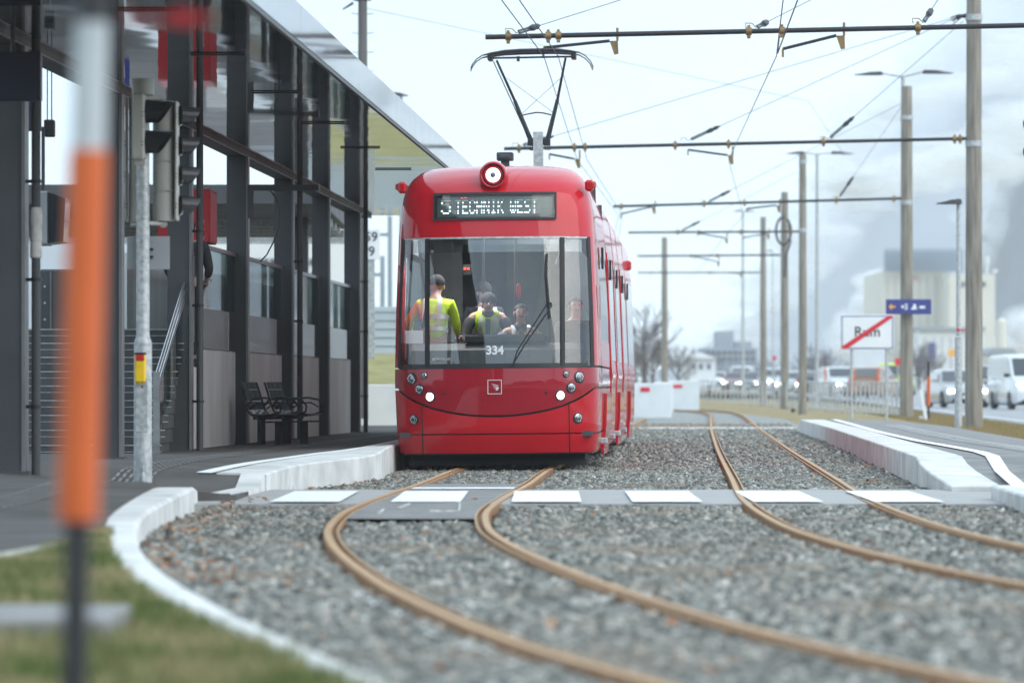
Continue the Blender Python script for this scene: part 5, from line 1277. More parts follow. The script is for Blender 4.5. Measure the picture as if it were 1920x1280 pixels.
mast(1431, 407, 768, 205, .15, 'slim concrete catenary mast standing left of the mast with the cable loop')
mast(1246, 445, 722, 233, .17, 'pale far concrete catenary mast rising behind the white hoardings')
o, x = mast(680, -30, 780, 100, .12, 'weathered mast with climbing rungs rising behind the canopy', 'mast_wood')
for k in range(7):
    z = Z_(27 + 36 * k, 100)
    for s_ in (-1, 1): MB().path([(x + s_ * .08, 100, z), (x + s_ * .2, 100, z + .01), (x + s_ * .23, 100, z + .03)], .007, 5).build('climbing_rung', M['pipe_dark'], o)
MB().box((x, 100, Z_(-2, 100)), (.36, .2, .08)).build('cross_arm', M['pipe_dark'], o); MB().tube((x - .2, 100, Z_(6, 100)), (x - .42, 100, Z_(18, 100)), .03, .015).build('insulator', M['pipe_dark'], o)
# cable loop on the mast
mb = MB(); mb.path([P(1471 + 14 * math.cos(a) - 2, 433 + 26 * math.sin(a), 177.6) for a in [k * math.pi / 9 for k in range(-3, 15)]], .045, 6); mb.path([P(1480, 420, 177.6), P(1482, 455, 177.6), P(1473, 480, 177.6), P(1471, 520, 177.6)], .04, 6)
tag(mb.build('cable_loop', M['wire'], smooth='s'), 'coiled black cable loop hanging on a distant concrete mast', 'cable')

WIREZ = 5.5
def bracket(px0, py0, px1, py1, Y, r, clamps, arms, label, ends=None):
    o = thing('catenary_bracket', label, 'bracket', P(px1, py1, Y), group='catenary cross arms')
    a = P(px0, py0, Y); b = P(px1, py1, Y)
    f = lambda px: a.lerp(b, (px - px0) / (px1 - px0))
    MB().tube(a, b, r, n=12).build('tube_arm', M['pipe_dark'], o, smooth='s')
    for cx in clamps:
        p = f(cx); MB().lathe(p, (1, 0, 0), [(-r * 1.1, r * 1.55), (r * 1.1, r * 1.55)], 12).cbox(p + Vector((0, 0, -r * 1.7)), (r * 1.4, r * 1.6, r * 2), .005).cbox(p + Vector((0, 0, r * 1.6)), (r * 1.1, r * 1.2, r * 1.6), .004).build('pipe_clamp', M['brass'], o, smooth='s')
    for (x0, y0, x1, y1) in arms:                         # registration arms: from the wire to the pipe
        m = MB(); p = P(x0, y0, Y); q = P(x1, y1, Y); m.tube(p, q, r * .62, n=10); m.build('steady_arm', M['pipe_dark'], o, smooth='s')
        m = MB(); m.prism([q, q + Vector((r * 3.2, 0, 0)), q + Vector((r * 3.4, 0, -r * 5)), q + Vector((r * 1.8, 0, -r * 5.3))], (0, r * .8, 0)); m.tube(q + Vector((r * 3, 0, 0)), q + Vector((r * 3, 0, r * 5)), r * .5, n=8); m.tube(p, p + Vector((0, 0, -r * 3.2)), r * .45, n=8)
        m.build('arm_fitting', M['brass'], o, smooth='s')
    return o
bracket(910, 70, 2010, 46, 65.7, .036, (953, 1028, 1047, 1404, 1466, 1721), ((1019, 90, 1143, 77), (1468, 92, 1568, 67)), 'nearest dark catenary cross pipe above the pantograph')
bracket(945, 279, 1812, 260, 96, .036, (973, 1077, 1097, 1266, 1366, 1544, 1790, 1800), ((1030, 289, 1077, 298), (1290, 281, 1364, 291)), 'second catenary cross pipe, just above the tram roof level')
bracket(1150, 387, 1690, 372, 127, .036, (1165, 1320, 1396, 1568, 1676), ((1164, 401, 1221, 388), (1400, 391, 1455, 385)), 'third catenary cross pipe, fixed to the mast with the blue sign')
bracket(1178, 436, 1498, 434, 150, .034, (1271, 1310, 1389, 1484), ((1308, 437, 1358, 446), (1392, 446, 1436, 438)), 'fourth catenary cross pipe counted from the camera')
bracket(1195, 480, 1463, 478, 178, .036, (1296, 1345), ((1302, 481, 1343, 490),), 'fifth catenary cross pipe, level with the cable loop')
bracket(1196, 511, 1427, 511, 205, .032, (1220, 1330), ((1332, 510, 1386, 513),), 'farthest catenary cross pipe above the white hoardings')
# turnbuckle stays from the pipes to the masts
def stay(p0, p1, label, ins=.12):
    p0 = Vector(p0); p1 = Vector(p1); d = p1 - p0; L = d.length; u = d.normalized(); o = thing('stay_wire', label, 'wire', p0, group='stay wires of the cross pipes')
    MB().tube(p0, p1, .006, n=5).build('wire_strand', M['wire'], o)
    w = u.cross(Vector((0, 1, 0))).normalized(); k = min(.85, L * .3); m = MB()
    a = p0 + u * .08 * 1; b = p0 + u * (.08 + k * .4); m.tube(a + w * .02, b + w * .02, .012, n=6); m.tube(a - w * .02, b - w * .02, .012, n=6); m.tube(a - w * .03, a + w * .03, .012, n=6); m.tube(b - w * .03, b + w * .03, .012, n=6)
    m.lathe(b, u, [(0, .02), (.02, .04), (.10, .05), (.14, .032), (.20, .045), (.24, .03), (.28, .018), (.30, .01)], 10); m.build('turnbuckle', M['pipe_dark'], o, smooth='s')
    m = MB(); m.path([p0 + Vector((-.14, 0, -.01)), p0 + Vector((-.15, 0, .06)), p0 + Vector((-.06, 0, .06)), p0 + Vector((0, 0, 0))], .008, 5); m.build('hook', M['brass'], o)
stay(P(968, 62, 65.7), P(1260, -30, 70), 'stay wire rising right from the left end of the nearest cross pipe')
stay(P(1418, 52, 65.7), P(1600, -40, 72), 'stay wire with turnbuckle at the middle of the nearest cross pipe')
stay(P(1731, 43, 65.7), P(1790, -50, 68), 'steep stay wire with turnbuckle near the right end of the nearest cross pipe')
stay(P(1290, 264, 96), P(1800, 30, 96), 'long stay wire from the middle of the second cross pipe to the mast')
stay(P(1552, 262, 96), P(1806, 40, 96), 'steep stay wire from the second cross pipe up to the nearest mast')
stay(P(975, 274, 96), P(1800, 30, 96), 'stay wire from the left end of the second cross pipe')
stay(P(1325, 380, 127), P(1688, 195, 127), 'thin stay wire from the third cross pipe up to the blue sign mast')
stay(P(1572, 372, 127), P(1690, 200, 127), 'steep stay wire from the third cross pipe up to the blue sign mast')
stay(P(1275, 434, 150), P(1495, 322, 150), 'thin far stay wire from the fourth cross pipe to its mast')
t = thing('wire_anchor', 'pair of turnbuckles fixed near the top of the nearest mast', 'anchor', P(1812, 30, 96))
m = MB(); m.tube(P(1812, 30, 96), P(1798, 31, 96), .05, .03)
for (x0, y0, x1, y1) in ((1800, 30, 1782, 36), (1800, 32, 1786, 44)):
    p = P(x0, y0, 96); q = P(x1, y1, 96); m.tube(p + Vector((0, 0, .03)), q + Vector((0, 0, .03)), .012, n=6); m.tube(p - Vector((0, 0, .03)), q - Vector((0, 0, .03)), .012, n=6); m.lathe(p, (q - p), [(0, .04), (.06, .04), (.08, .02)], 8)
m.build('turnbuckle', M['pipe_dark'], t, smooth='s')
# contact wires
def cwire(pts, label, r=.007):
    m = MB(); out = []
    for a, b in zip(pts, pts[1:]):
        for k in range(8):
            u = k / 8; p = Vector(a).lerp(Vector(b), u); out.append(p)
    out.append(Vector(pts[-1])); m.path(out, r, 6); return tag(m.build('contact_wire', M['wire'], smooth='s'), label, 'wire', 'contact wires over the tracks')
cwire([(-1.9, 8, 5.62), (-.9, 30, 5.55), (-.13, 56, 5.5), (.44, 65.7, 5.5), (1.32, 96, 5.5), (2.85, 127, 5.5), (3.2, 150, 5.5), (3.0, 178, 5.5)], 'left contact wire above the tram, entering at the top edge')
cwire([(-1.6, 8, 5.62), (-.65, 30, 5.55), (.08, 56, 5.5), (.64, 65.7, 5.5), (1.52, 96, 5.5), (2.95, 127, 5.5), (3.35, 150, 5.5), (3.2, 178, 5.5)], 'right contact wire above the tram, entering at the top edge')
cwire([(2.6, 8, 5.62), (3.05, 40, 5.52), (3.2, 56, 5.5), (3.66, 65.7, 5.5), (4.38, 96, 5.5), (6.19, 127, 5.5), (6.6, 150, 5.5), (7.2, 178, 5.5), (7.6, 205, 5.5)], 'contact wire above the empty right-hand track')
cwire([(3.70, 65.7, 5.78), (3.66, 65.4, 5.52), (3.64, 58, 6.05), (3.2, 30, 6.2)], 'steep feeder wire dropping from the top edge to the nearest cross pipe', .009)
cwire([(-5.4, 100, 8.9), (-3.0, 130, 7.4), (-1.0, 150, 6.6)], 'faint overhead cable sloping down behind the canopy edge')
cwire([(-12, 60, 8.8), (-3.15, 100, 9.0)], 'overhead cable running left from the weathered mast')
cwire([(-3.15, 100, 8.9), (8, 128, 8.6), (10.5, 150, 8.2)], 'long faint cable crossing the sky above the cross pipes', .006)

# ================================================================ STREET LAMPS
def lamp_head(m, c, d, ln, w=.17):
    d = Vector(d).normalized(); u = Vector((0, 0, 1)); s_ = d.cross(u).normalized()
    pts = []
    for (tt, hh, ww) in ((0, .06, .5), (.05, .10, .9), (.45, .085, 1), (.7, .05, .9), (1, .02, .35)):
        c_ = Vector(c) + d * ln * tt; pts.append([c_ + s_ * w * ww - u * .02, c_ + s_ * w * ww + u * (hh - .02), c_ - s_ * w * ww + u * (hh - .02), c_ - s_ * w * ww - u * .02, c_ + s_ * w * ww - u * .02])
    m.grid(pts); m.add(pts[0][:4], [(0, 1, 2, 3)]); m.add(pts[-1][:4], [(3, 2, 1, 0)]); return m
def lamp(px, top, base, Y, heads, r, label, thick=None):
    x = X_(px, Y); z0 = Z_(base, Y) - .03; z1 = Z_(top, Y)
    o = thing('street_lamp', label, 'street lamp', (x, Y, z0), group='street lamps along the road')
    prof = [(0, r), (z1 - z0, r * .7)] if not thick else [(0, r * 1.35), (thick, r * 1.3), (thick + .03, r * .85), (z1 - z0, r * .7)]
    MB().lathe((x, Y, z0), (0, 0, 1), prof, 14).build('lamp_post', M['galv'], o, smooth='s')
    for (hx0, hx1, hy) in heads:
        a = P(hx0, hy, Y); b = P(hx1, hy, Y); s_ = 1 if hx1 > hx0 else -1
        if abs(hx0 - px) > 8: MB().tube((x, Y, z1 - .02), a + Vector((0, 0, .03)), .025, n=8).build('lamp_arm', M['galv'], o)
        m = MB(); lamp_head(m, a, b - a, (b - a).length); m.build('lamp_head', M['lamp_head'], o, smooth='s')
lamp(1693, 143, 789, 131, ((1730, 1787, 137), (1655, 1602, 140)), .075, 'double-armed street lamp rising behind the blue sign mast')
lamp(1532, 288, 779, 172, ((1559, 1600, 288), (1508, 1474, 288)), .075, 'double-armed street lamp right of the close pair of masts')
lamp(1797, 372, 803, 95, ((1803, 1756, 381),), .055, 'single-headed street lamp just left of the nearest mast', 1.85)
lamp(1393, 395, 742, 260, ((1390, 1375, 396), (1397, 1415, 396)), .09, 'thin far street lamp above the dark cars')
lamp(752, 176, 790, 125, ((736, 766, 179),), .06, 'street lamp peeping over the canopy edge')
lamp(1449, 470, 745, 300, ((1447, 1432, 471),), .05, 'thin dark far lamp between two masts')

# ================================================================ SIGNS
t = thing('town_sign', 'white end of town sign reading Rum with a red diagonal bar', 'sign', P(1628, 788, 121))
a0 = P(1576, 590, 121); a1 = P(1676, 655, 121); c = (a0 + a1) / 2; w, hh = a1.x - a0.x, a0.z - a1.z
MB().cbox(c, (w, .03, hh), .01).build('sign_board', M['sign_white'], t)
m = MB(); b_ = .022
m.box(c + Vector((0, -.017, hh / 2 - .035)), (w - .05, .006, b_)).box(c + Vector((0, -.017, -hh / 2 + .035)), (w - .05, .006, b_)).box(c + Vector((w / 2 - .035, -.017, 0)), (b_, .006, hh - .092)).box(c + Vector((-w / 2 + .035, -.017, 0)), (b_, .006, hh - .092)); m.build('sign_border', M['sign_blue'], t)
m = MB(); text_at(m, 'Rum', .36, c + Vector((.0, -.02, .0)), .004); m.build('lettering', M['sign_black'], t)
m = MB(); q = [Vector((-w / 2 + .02, 0, -hh / 2 + .02)), Vector((-w / 2 + .17, 0, -hh / 2 + .02)), Vector((w / 2 - .02, 0, hh / 2 - .06)), Vector((w / 2 - .02, 0, hh / 2 - .02)), Vector((w / 2 - .14, 0, hh / 2 - .02)), Vector((-w / 2 + .02, 0, -hh / 2 + .07))]
m.prism([c + p + Vector((0, -.028, 0)) for p in q], (0, .004, 0)); m.build('diagonal_bar', M['red_mark'], t)
for px in (1597, 1662): MB().tube(P(px, 788, 121), P(px, 592, 121.1), .038, n=12).build('sign_post', M['galv'], t, smooth='s')
t = thing('direction_sign', 'blue direction sign with an amber arrow and three white pictograms on a mast', 'sign', P(1703, 589, 126.6))
a0 = P(1661, 561, 126.6); a1 = P(1746, 589, 126.6); c = (a0 + a1) / 2
MB().cbox(c, (a1.x - a0.x, .06, a0.z - a1.z), .008).build('sign_board', M['sign_blue'], t)
def ic(px, py, dy=-.036): p = P(px, py, 126.6); return Vector((p.x, 126.6 + dy, p.z))
m = MB(); m.prism([ic(1666, 575), ic(1672, 569), ic(1672, 573.5), ic(1679, 573.5), ic(1679, 576.5), ic(1672, 576.5), ic(1672, 581)], (0, .004, 0)); m.build('arrow_symbol', M['amber'], t)
m = MB(); m.prism([ic(1696, 569.5), ic(1701, 569.5), ic(1701, 580.5), ic(1696, 580.5), ic(1696, 578.6), ic(1699, 578.6), ic(1699, 571.4), ic(1696, 571.4)], (0, .004, 0)); m.prism([ic(1689, 575), ic(1693, 571), ic(1693, 573.8), ic(1697, 573.8), ic(1697, 576.2), ic(1693, 576.2), ic(1693, 579)], (0, .004, 0)); m.build('exit_symbol', M['sign_white'], t)
m = MB(); m.prism([ic(1707, 579), ic(1712, 575), ic(1712, 570), ic(1717, 570), ic(1718, 576), ic(1720, 580.5), ic(1716, 579), ic(1713, 581)], (0, .004, 0)); m.build('person_symbol', M['sign_white'], t)
m = MB(); m.cbox(ic(1729, 575.8), (.15, .004, .07), .001); m.build('bus_symbol', M['sign_white'], t)
for dz in (.1, -.1): MB().lathe((X_(1700, 127), 127, c.z + dz), (0, 0, 1), [(0, .175), (.03, .175)], 20).build('mounting_band', M['galv'], t, smooth='s')
# tilted white marker post, small box at mast, dark signal at the right frame edge
t = thing('marker_post', 'tilted white marker post at the foot of the sign mast', 'post', P(1736, 790, 118)); MB().tube(P(1737, 790, 118), P(1727, 730, 118), .06, .045, n=4).build('post_shaft', M['sign_white'], t)
t = tag(MB().lathe(P(1727, 789, 118), (0, 0, 1), [(0, .07), (.1, .06), (.13, .03)], 12).build('post_socket', M['galv'], smooth='s'), 'small grey socket on the verge by the sign mast', 'socket')
t = thing('traffic_signal', 'dark traffic signal head cut off by the right picture edge', 'traffic signal', (5.02, 46.0, .03))
sx_ = X_(1953, 46)
MB().cbox((sx_, 46, Z_(262, 46)), (.14, .2, .72), .02).build('housing', M['black'], t); m = MB(); visor(m, Vector((sx_ - .06, 45.95, Z_(240, 46))), (-1, -.6, 0), .09, .12); visor(m, Vector((sx_ - .06, 45.95, Z_(292, 46))), (-1, -.6, 0), .09, .12); m.build('visor', M['black'], t)
MB().tube((5.06, 46.1, .02), (5.06, 46.1, 3.7), .05, n=14).build('pole', M['galv'], t, smooth='s')
t = thing('bin', 'small dark square box standing at the foot of the close pair of masts', 'bin', P(1487, 778, 158)); MB().cbox(P(1487, 773, 158), (.14, .2, .26), .02).build('bin_body', M['pipe_dark'], t)

# ================================================================ RAILING, HOARDINGS
def rail_panel(a, b, zb, label, grp):
    a = Vector(a); b = Vector(b); t = thing('railing_panel', label, 'railing', (a + b) / 2, group=grp); t.location.z = zb
    for p in ((a, b) if 'farthest' in label else (a,)): MB().box((p.x, p.y, zb + .52), (.06, .06, 1.08)).build('railing_post', M['galv'], t)
    m = MB()
    for zz in (.14, 1.02): m.tube((a.x, a.y, zb + zz), (b.x, b.y, zb + zz), .022, n=6)
    n_ = 5
    for k in range(1, n_): p = a.lerp(b, k / n_); m.box((p.x, p.y, zb + .58), (.075, .04, .88))
    m.build('railing_infill', M['galv'], t)
FP = [(10.75, 128), (10.6, 134), (10.42, 140), (10.25, 147), (10.3, 156), (10.35, 165), (10.3, 175), (10.15, 186), (9.95, 198), (9.7, 211), (9.3, 226), (8.9, 240)]
pos = ['nearest, behind the town sign post', 'second from the sign mast', 'behind the left town sign post', 'just left of the town sign', 'right of the thin street lamp', 'left of the thin street lamp', 'right of the close pair of masts',
       'behind the close pair of masts', 'right of the slim mast', 'below the white cars', 'farthest, beside the hoardings']
for k, (a, b) in enumerate(zip(FP, FP[1:])): rail_panel((a[0], a[1], 0), (b[0], b[1], 0), zroad(a[1]) - .06, 'galvanised barred railing panel, ' + pos[k], 'railing panels along the road')
def hoarding(x0, x1, y0, y1, Y, mk, label):
    a0 = P(x0, y0, Y); a1 = P(x1, y1, Y); t = thing('hoarding', label, 'barrier', ((a0.x + a1.x) / 2, Y, a1.z), group='white hoardings at the end of the track')
    MB().cbox(((a0.x + a1.x) / 2, Y, (a0.z + a1.z) / 2), (a1.x - a0.x, .18, a0.z - a1.z), .02).build('panel', M['hoarding'], t)
    b0 = P(mk[0], mk[1], Y); b1 = P(mk[2], mk[3], Y)
    MB().cbox(((b0.x + b1.x) / 2, Y - .1, (b0.z + b1.z) / 2), (b1.x - b0.x, .03, b0.z - b1.z), .005).build('marker_band', M['red_mark'], t)
hoarding(1186, 1259, 718, 784, 139, (1201, 726, 1218, 734), 'white hoarding panel with a red band right behind the tram')
hoarding(1254, 1311, 713, 769, 186, (1259, 721, 1279, 727), 'white hoarding panel with a red band, farther one beside the railing')
hoarding(1226, 1262, 716, 776, 160, (1228, 720, 1229, 721), 'plain pale hoarding panel between the two with red bands')

# ================================================================ VEHICLES
paints = {}
def paint(c):
    if c not in paints: paints[c] = pbr('car_paint', c, .3, coat=1.0, metal=.1, col2=tuple(x * .92 for x in c), nscale=1.5)
    return paints[c]
def vehicle(name, label, cat, loc, rz, col, kind='car', lights=True, rear=False):
    t = thing(name, label, cat, loc, rz, 'vehicles on the road')
    L, Wd, H_ = {'car': (4.3, 1.78, 1.46), 'suv': (4.5, 1.86, 1.68), 'van': (4.9, 1.92, 1.96), 'truck': (8.5, 2.5, 3.5)}[kind]
    hw = Wd / 2
    # stations along y (front at -L/2): (y, sill z, belt z, roof z or None, half width belt, half width roof)
    if kind in ('car', 'suv'):
        k = 1.0 if kind == 'car' else 1.12
        st_ = [(-.5, .30, .50 * k, .62), (-.485, .22, .62 * k, .80), (-.44, .18, .72 * k, .93), (-.30, .18, .86 * k, 1.0), (-.22, .18, .92 * k, 1.0), (.30, .18, .95 * k, 1.0), (.42, .18, .97 * k, .98), (.485, .24, .90 * k, .90), (.5, .34, .62 * k, .80)]
        gh = [(-.21, .93 * k, .0), (-.06, .93 * k, H_), (.24, .95 * k, H_ - .02), (.44, .96 * k, 0)]
        cab = [(-.21, .92 * k, .92 * k), (-.05, .93 * k, H_ - .05), (.02, .93 * k, H_), (.18, .94 * k, H_ - .01), (.30, .95 * k, H_ - .08), (.45, .96 * k, .98 * k)]
    elif kind == 'van':
        st_ = [(-.5, .34, .60, .72), (-.49, .24, .82, .90), (-.455, .20, .98, .97), (-.36, .20, 1.10, 1.0), (.48, .20, 1.12, 1.0), (.5, .26, 1.0, .97)]
        cab = [(-.37, 1.09, 1.09), (-.235, 1.11, H_ - .10), (-.19, 1.11, H_ - .02), (-.05, 1.12, H_), (.44, 1.12, H_ - .02), (.49, 1.12, H_ - .16), (.498, 1.10, 1.12)]
    else:
        st_ = [(-.5, .45, 1.1, .94), (-.49, .4, 1.3, 1.0), (.5, .6, 1.3, 1.0)]
        cab = [(-.49, 1.3, 1.32), (-.48, 1.3, 3.0), (-.40, 1.3, 3.3), (-.385, 1.3, 3.5), (.495, 1.3, 3.5), (.5, 1.3, 1.32)]
    m = MB(); rows = []
    for (y, z0, z1, w) in st_:
        w *= hw; rows.append([Vector((-w * .96, y * L, z0)), Vector((-w, y * L, z0 + .12)), Vector((-w, y * L, z0 + (z1 - z0) * .72)), Vector((-w * .93, y * L, z1)), Vector((0, y * L, z1 + .03)), Vector((w * .93, y * L, z1)), Vector((w, y * L, z0 + (z1 - z0) * .72)), Vector((w, y * L, z0 + .12)), Vector((w * .96, y * L, z0))])
    m.grid(rows); n_ = 9; m.f += [tuple(range(n_)), tuple(range(len(m.v) - 1, len(m.v) - n_ - 1, -1))]; m.m += [0, 0]
    m.build('body', paint(col), t, smooth='all' if False else 's', local=True)
    rf = .80 if kind in ('car', 'suv') else .93
    m = MB(); rows = []
    for (y, zb_, zr) in cab:
        w0 = hw * .955; tt = (zr - zb_) / (H_ - zb_ + 1e-6); w1 = hw * lerp(.955, rf, tt)
        rows.append([Vector((-w0, y * L, zb_ - .02)), Vector((-w1, y * L, max(zr - .05, zb_))), Vector((-w1 * .9, y * L, zr)), Vector((0, y * L, zr + .015)), Vector((w1 * .9, y * L, zr)), Vector((w1, y * L, max(zr - .05, zb_))), Vector((w0, y * L, zb_ - .02))])
    m.grid(rows); m.build('cabin', paint(col), t, smooth='s', local=True)
    # windscreen and rear window: panes just proud of the first and last slope
    def pane(c0, c1, nm, f0=.12, f1=.92, dy=-.012):
        (y0, b0, r0), (y1, b1, r1) = c0, c1; q = []
        for f_ in (f0, f1):
            y = lerp(y0, y1, f_) * L; z = lerp(r0, r1, f_); w = hw * lerp(.955, rf, f_) * .9; q.append([Vector((-w, y + dy, z + .012)), Vector((0, y + dy * 1.6, z + .022)), Vector((w, y + dy, z + .012))])
        mm = MB(); mm.grid(q); mm.build(nm, M['glass_dark'], t, local=True)
    pane(cab[0], cab[1], 'windscreen')
    if kind != 'truck': pane(cab[-1], cab[-2], 'rear_window', dy=.012)
    for s_ in (-1, 1):
        mm = MB(); yA, yB = (cab[1][0] - .01, cab[-2][0] + .02) if kind != 'truck' else (-.48, -.40)
        zb_ = cab[2][1] + .06; zt = (H_ - .17) if kind != 'truck' else 2.4; w0 = hw * .955 + .006; w1 = hw * lerp(.955, rf, (zt - zb_) / (H_ - zb_)) + .012
        mm.grid([[Vector((s_ * w0, (yA - .07 if kind != 'truck' else yA) * L, zb_)), Vector((s_ * w0, yB * L, zb_))], [Vector((s_ * w1, (yA + .01) * L, zt)), Vector((s_ * w1, (yB - .04) * L, zt))]]); mm.build('side_window', M['glass_dark'], t, local=True)
        MB().cbox((s_ * (hw + .08), cab[0][0] * L + .35, cab[2][1] + .10), (.20, .10, .14), .03).build('wing_mirror', M['black'] if kind == 'van' else paint(col), t, local=True)
        r_w = .33 if kind != 'truck' else .5
        for yy in ((-.31, .30) if kind != 'truck' else (-.36, .30)):
            w_ = bpy.data.objects.new('wheel', None); S.collection.objects.link(w_); w_.parent = t; x0 = s_ * (hw - .20)
            MB().lathe((x0, yy * L, r_w), (s_, 0, 0), [(0, r_w * .9), (.03, r_w), (.19, r_w), (.215, r_w * .93), (.216, r_w * .6)], 24).build('tyre', M['rubber'], w_, smooth='s', local=True)
            MB().lathe((x0 + s_ * .205, yy * L, r_w), (s_, 0, 0), [(0, r_w * .62), (.006, r_w * .58), (-.01, r_w * .2), (.012, r_w * .12)], 16).build('rim', M['chrome'], w_, smooth='s', local=True)
        zl = (st_[2][2] if kind != 'truck' else .8) - .10; yl = st_[1][0] * L - .01
        MB().cbox((s_ * hw * .70, yl + .03, zl), (.34, .10, .14), .03).build('headlight', M['car_lamp'] if lights else M['lens'], t, local=True)
        MB().cbox((s_ * hw * .78, st_[-1][0] * L - .005, (st_[-2][2]) - .12), (.22, .06, .20), .02).build('tail_light', M['red_lens'], t, local=True)
    y0 = st_[0][0] * L
    MB().cbox((0, y0 - .0, .46 if kind != 'van' else .62), (hw * 1.05, .05, .16 if kind != 'van' else .2), .02).cbox((0, y0 + .01, .28), (hw * 1.4, .05, .12), .02).build('grille', M['black'], t, local=True)
    if kind == 'van': MB().cbox((0, y0 + .02, .88), (hw * 1.0, .05, .14), .02).build('grille', M['pipe_dark'], t, local=True)
    MB().cbox((0, y0 - .035, .40), (.5, .02, .11), .004).build('number_plate', M['sign_white'], t, local=True); MB().cbox((0, -y0 + .01, .75), (.5, .02, .11), .004).build('number_plate', M['sign_white'], t, local=True)
    MB().box((0, 0, .20), (Wd * .86, L * .92, .10)).build('underbody', M['rubber'], t, local=True)
    return t
white = (.66, .68, .70); silver = (.36, .37, .38)
def veh(px, Y, *a, name='parked_car', **k):
    pass
def put_v(name, label, cat, px, Y, rz, col, kind, **k): return vehicle(name, label, cat, (X_(px, Y), Y, zroad(Y) + .005), rz, col, kind, **k)
put_v('van', 'white van with its headlights on, cut off by the right picture edge', 'van', 1925, 170, R(6), white, 'van')
put_v('car', 'silver hatchback driving towards the camera, partly behind the nearest mast', 'car', 1794, 182, R(7), silver, 'car')
put_v('car', 'dark estate car seen from behind between the nearest mast and the white van', 'car', 1868, 205, R(176), (.035, .037, .045), 'suv', lights=False)
put_v('car', 'white car with headlights on behind the railing left of the town sign', 'car', 1573, 268, R(12), white, 'suv')
put_v('car', 'brown car with a pale roof seen behind the town sign posts', 'car', 1640, 252, R(160), (.33, .17, .09), 'suv', lights=False)
put_v('truck', 'white lorry with orange lamps behind the town sign', 'lorry', 1627, 330, R(176), white, 'truck', lights=False)
put_v('van', 'yellow-green van right of the town sign, left of the sign mast', 'van', 1682, 290, R(170), (.45, .62, .03), 'van', lights=False)
put_v('car', 'far white car with bright headlights between two masts', 'car', 1452, 335, R(6), white, 'suv')
put_v('car', 'far dark car with headlights on left of the slim mast', 'car', 1411, 350, R(-14), (.03, .032, .04), 'car')
put_v('car', 'far dark red car with headlights on behind the thin street lamp', 'car', 1380, 370, R(-10), (.16, .02, .03), 'car')
put_v('van', 'far white van roof showing above the dark red car', 'van', 1392, 430, R(-8), white, 'van')
put_v('car', 'farthest white car with headlights on above the end of the railing', 'car', 1345, 440, R(-6), white, 'car')
put_v('car', 'far white car half hidden behind the close pair of masts', 'car', 1488, 300, R(-14), white, 'car')
put_v('car', 'black far car right of the close pair of masts', 'car', 1522, 300, R(172), (.02, .02, .025), 'car', lights=False)

# ================================================================ BACKGROUND BUILDINGS
t = thing('factory', 'large cream factory block with a blue-grey lattice roof screen', 'building', (62, 760, 0))
def bb(x0, x1, y0, y1, Y, dep, nm, mt, par=None):
    a = P(x0, y0, Y); b = P(x1, y1, Y); return MB().box(((a.x + b.x) / 2, Y + dep / 2, (a.z + b.z) / 2), (b.x - a.x, dep, a.z - b.z)).build(nm, M[mt], par)
bb(1655, 1782, 508, 735, 760, 40, 'main_block', 'bld_cream', t); bb(1780, 1866, 514, 735, 745, 30, 'tower_block', 'bld_cream', t)
a = P(1660, 467, 758); b = P(1806, 508, 758); m = MB()
for k in range(31): x = lerp(a.x, b.x, k / 30); m.box((x, 758, (a.z + b.z) / 2), (.16, .3, a.z - b.z))
for k in range(8): m.box(((a.x + b.x) / 2, 758.01, lerp(b.z, a.z, k / 7)), (b.x - a.x, .34, .14))
m.box(((a.x + b.x) / 2, 762, (a.z + b.z) / 2 - .1), (b.x - a.x - .5, 4, a.z - b.z - .3)); m.build('roof_screen', M['bld_blue'], t)
for (x0, x1) in ((1803, 1809), (1839, 1848)): bb(x0, x1, 528, 537, 744.8, .3, 'window', 'bld_window', t)
m = MB(); text_at(m, 'NS', .9, P(1714, 521, 759.8)); m.build('lettering', M['red_mark'], t)
m = MB()
for k in range(8): m.box(P(1664 + 15 * k, 600, 759.9), (.08, .1, 14))
m.build('wall_joint', M['bld_grey'], t)
m = MB(); m.box(P(1851, 500, 746), (.3, .3, 2.2)).box(P(1852, 488, 746), (.5, .4, 1.2)).box(P(1866, 508, 746), (.7, .5, .5)); m.build('roof_antenna', M['bld_white'], t)
t = thing('warehouse', 'low white warehouse in front of the cream factory', 'building', (45, 520, 0)); bb(1722, 1846, 618, 735, 520, 20, 'wall', 'bld_white', t); bb(1720, 1848, 613, 619, 519.5, 21, 'roof', 'bld_grey', t)
bb(1741, 1755, 642, 674, 519.9, .2, 'poster', 'sign_blue', t)
for k in range(7): MB().box(P(1735 + 16 * k, 676, 519.85), (.06, .1, 5.2)).build('wall_joint', M['bld_grey'], t)
t = thing('silo', 'small cream silo right of the cream factory', 'silo', P(1876, 735, 740)); MB().lathe(P(1878, 735, 740), (0, 0, 1), [(0, .8), (11, .8), (11.6, .3)], 16).build('silo_body', M['bld_cream'], t)
t = thing('house', 'low white house behind the hoardings and railing', 'building', P(1310, 705, 420)); bb(1284, 1342, 672, 722, 420, 8, 'wall', 'bld_white', t)
a = P(1280, 672, 419.5); b = P(1345, 660, 419.5); MB().prism([a, Vector((b.x, 419.5, a.z)), Vector(((a.x + b.x) / 2, 419.5, b.z))], (0, 9, 0)).build('roof', M['bld_white'], t)
for px in (1298, 1312, 1327): bb(px, px + 5, 682, 692, 419.9, .3, 'window', 'bld_window', t)
t = thing('office_block', 'hazy blue-grey stepped block on the horizon above the dark cars', 'building', P(1370, 700, 620))
bb(1318, 1420, 652, 722, 620, 20, 'wall', 'bld_grey', t); bb(1345, 1376, 620, 652, 622, 12, 'tower', 'bld_grey', t); bb(1378, 1410, 640, 652, 624, 12, 'upper_storey', 'bld_grey', t)
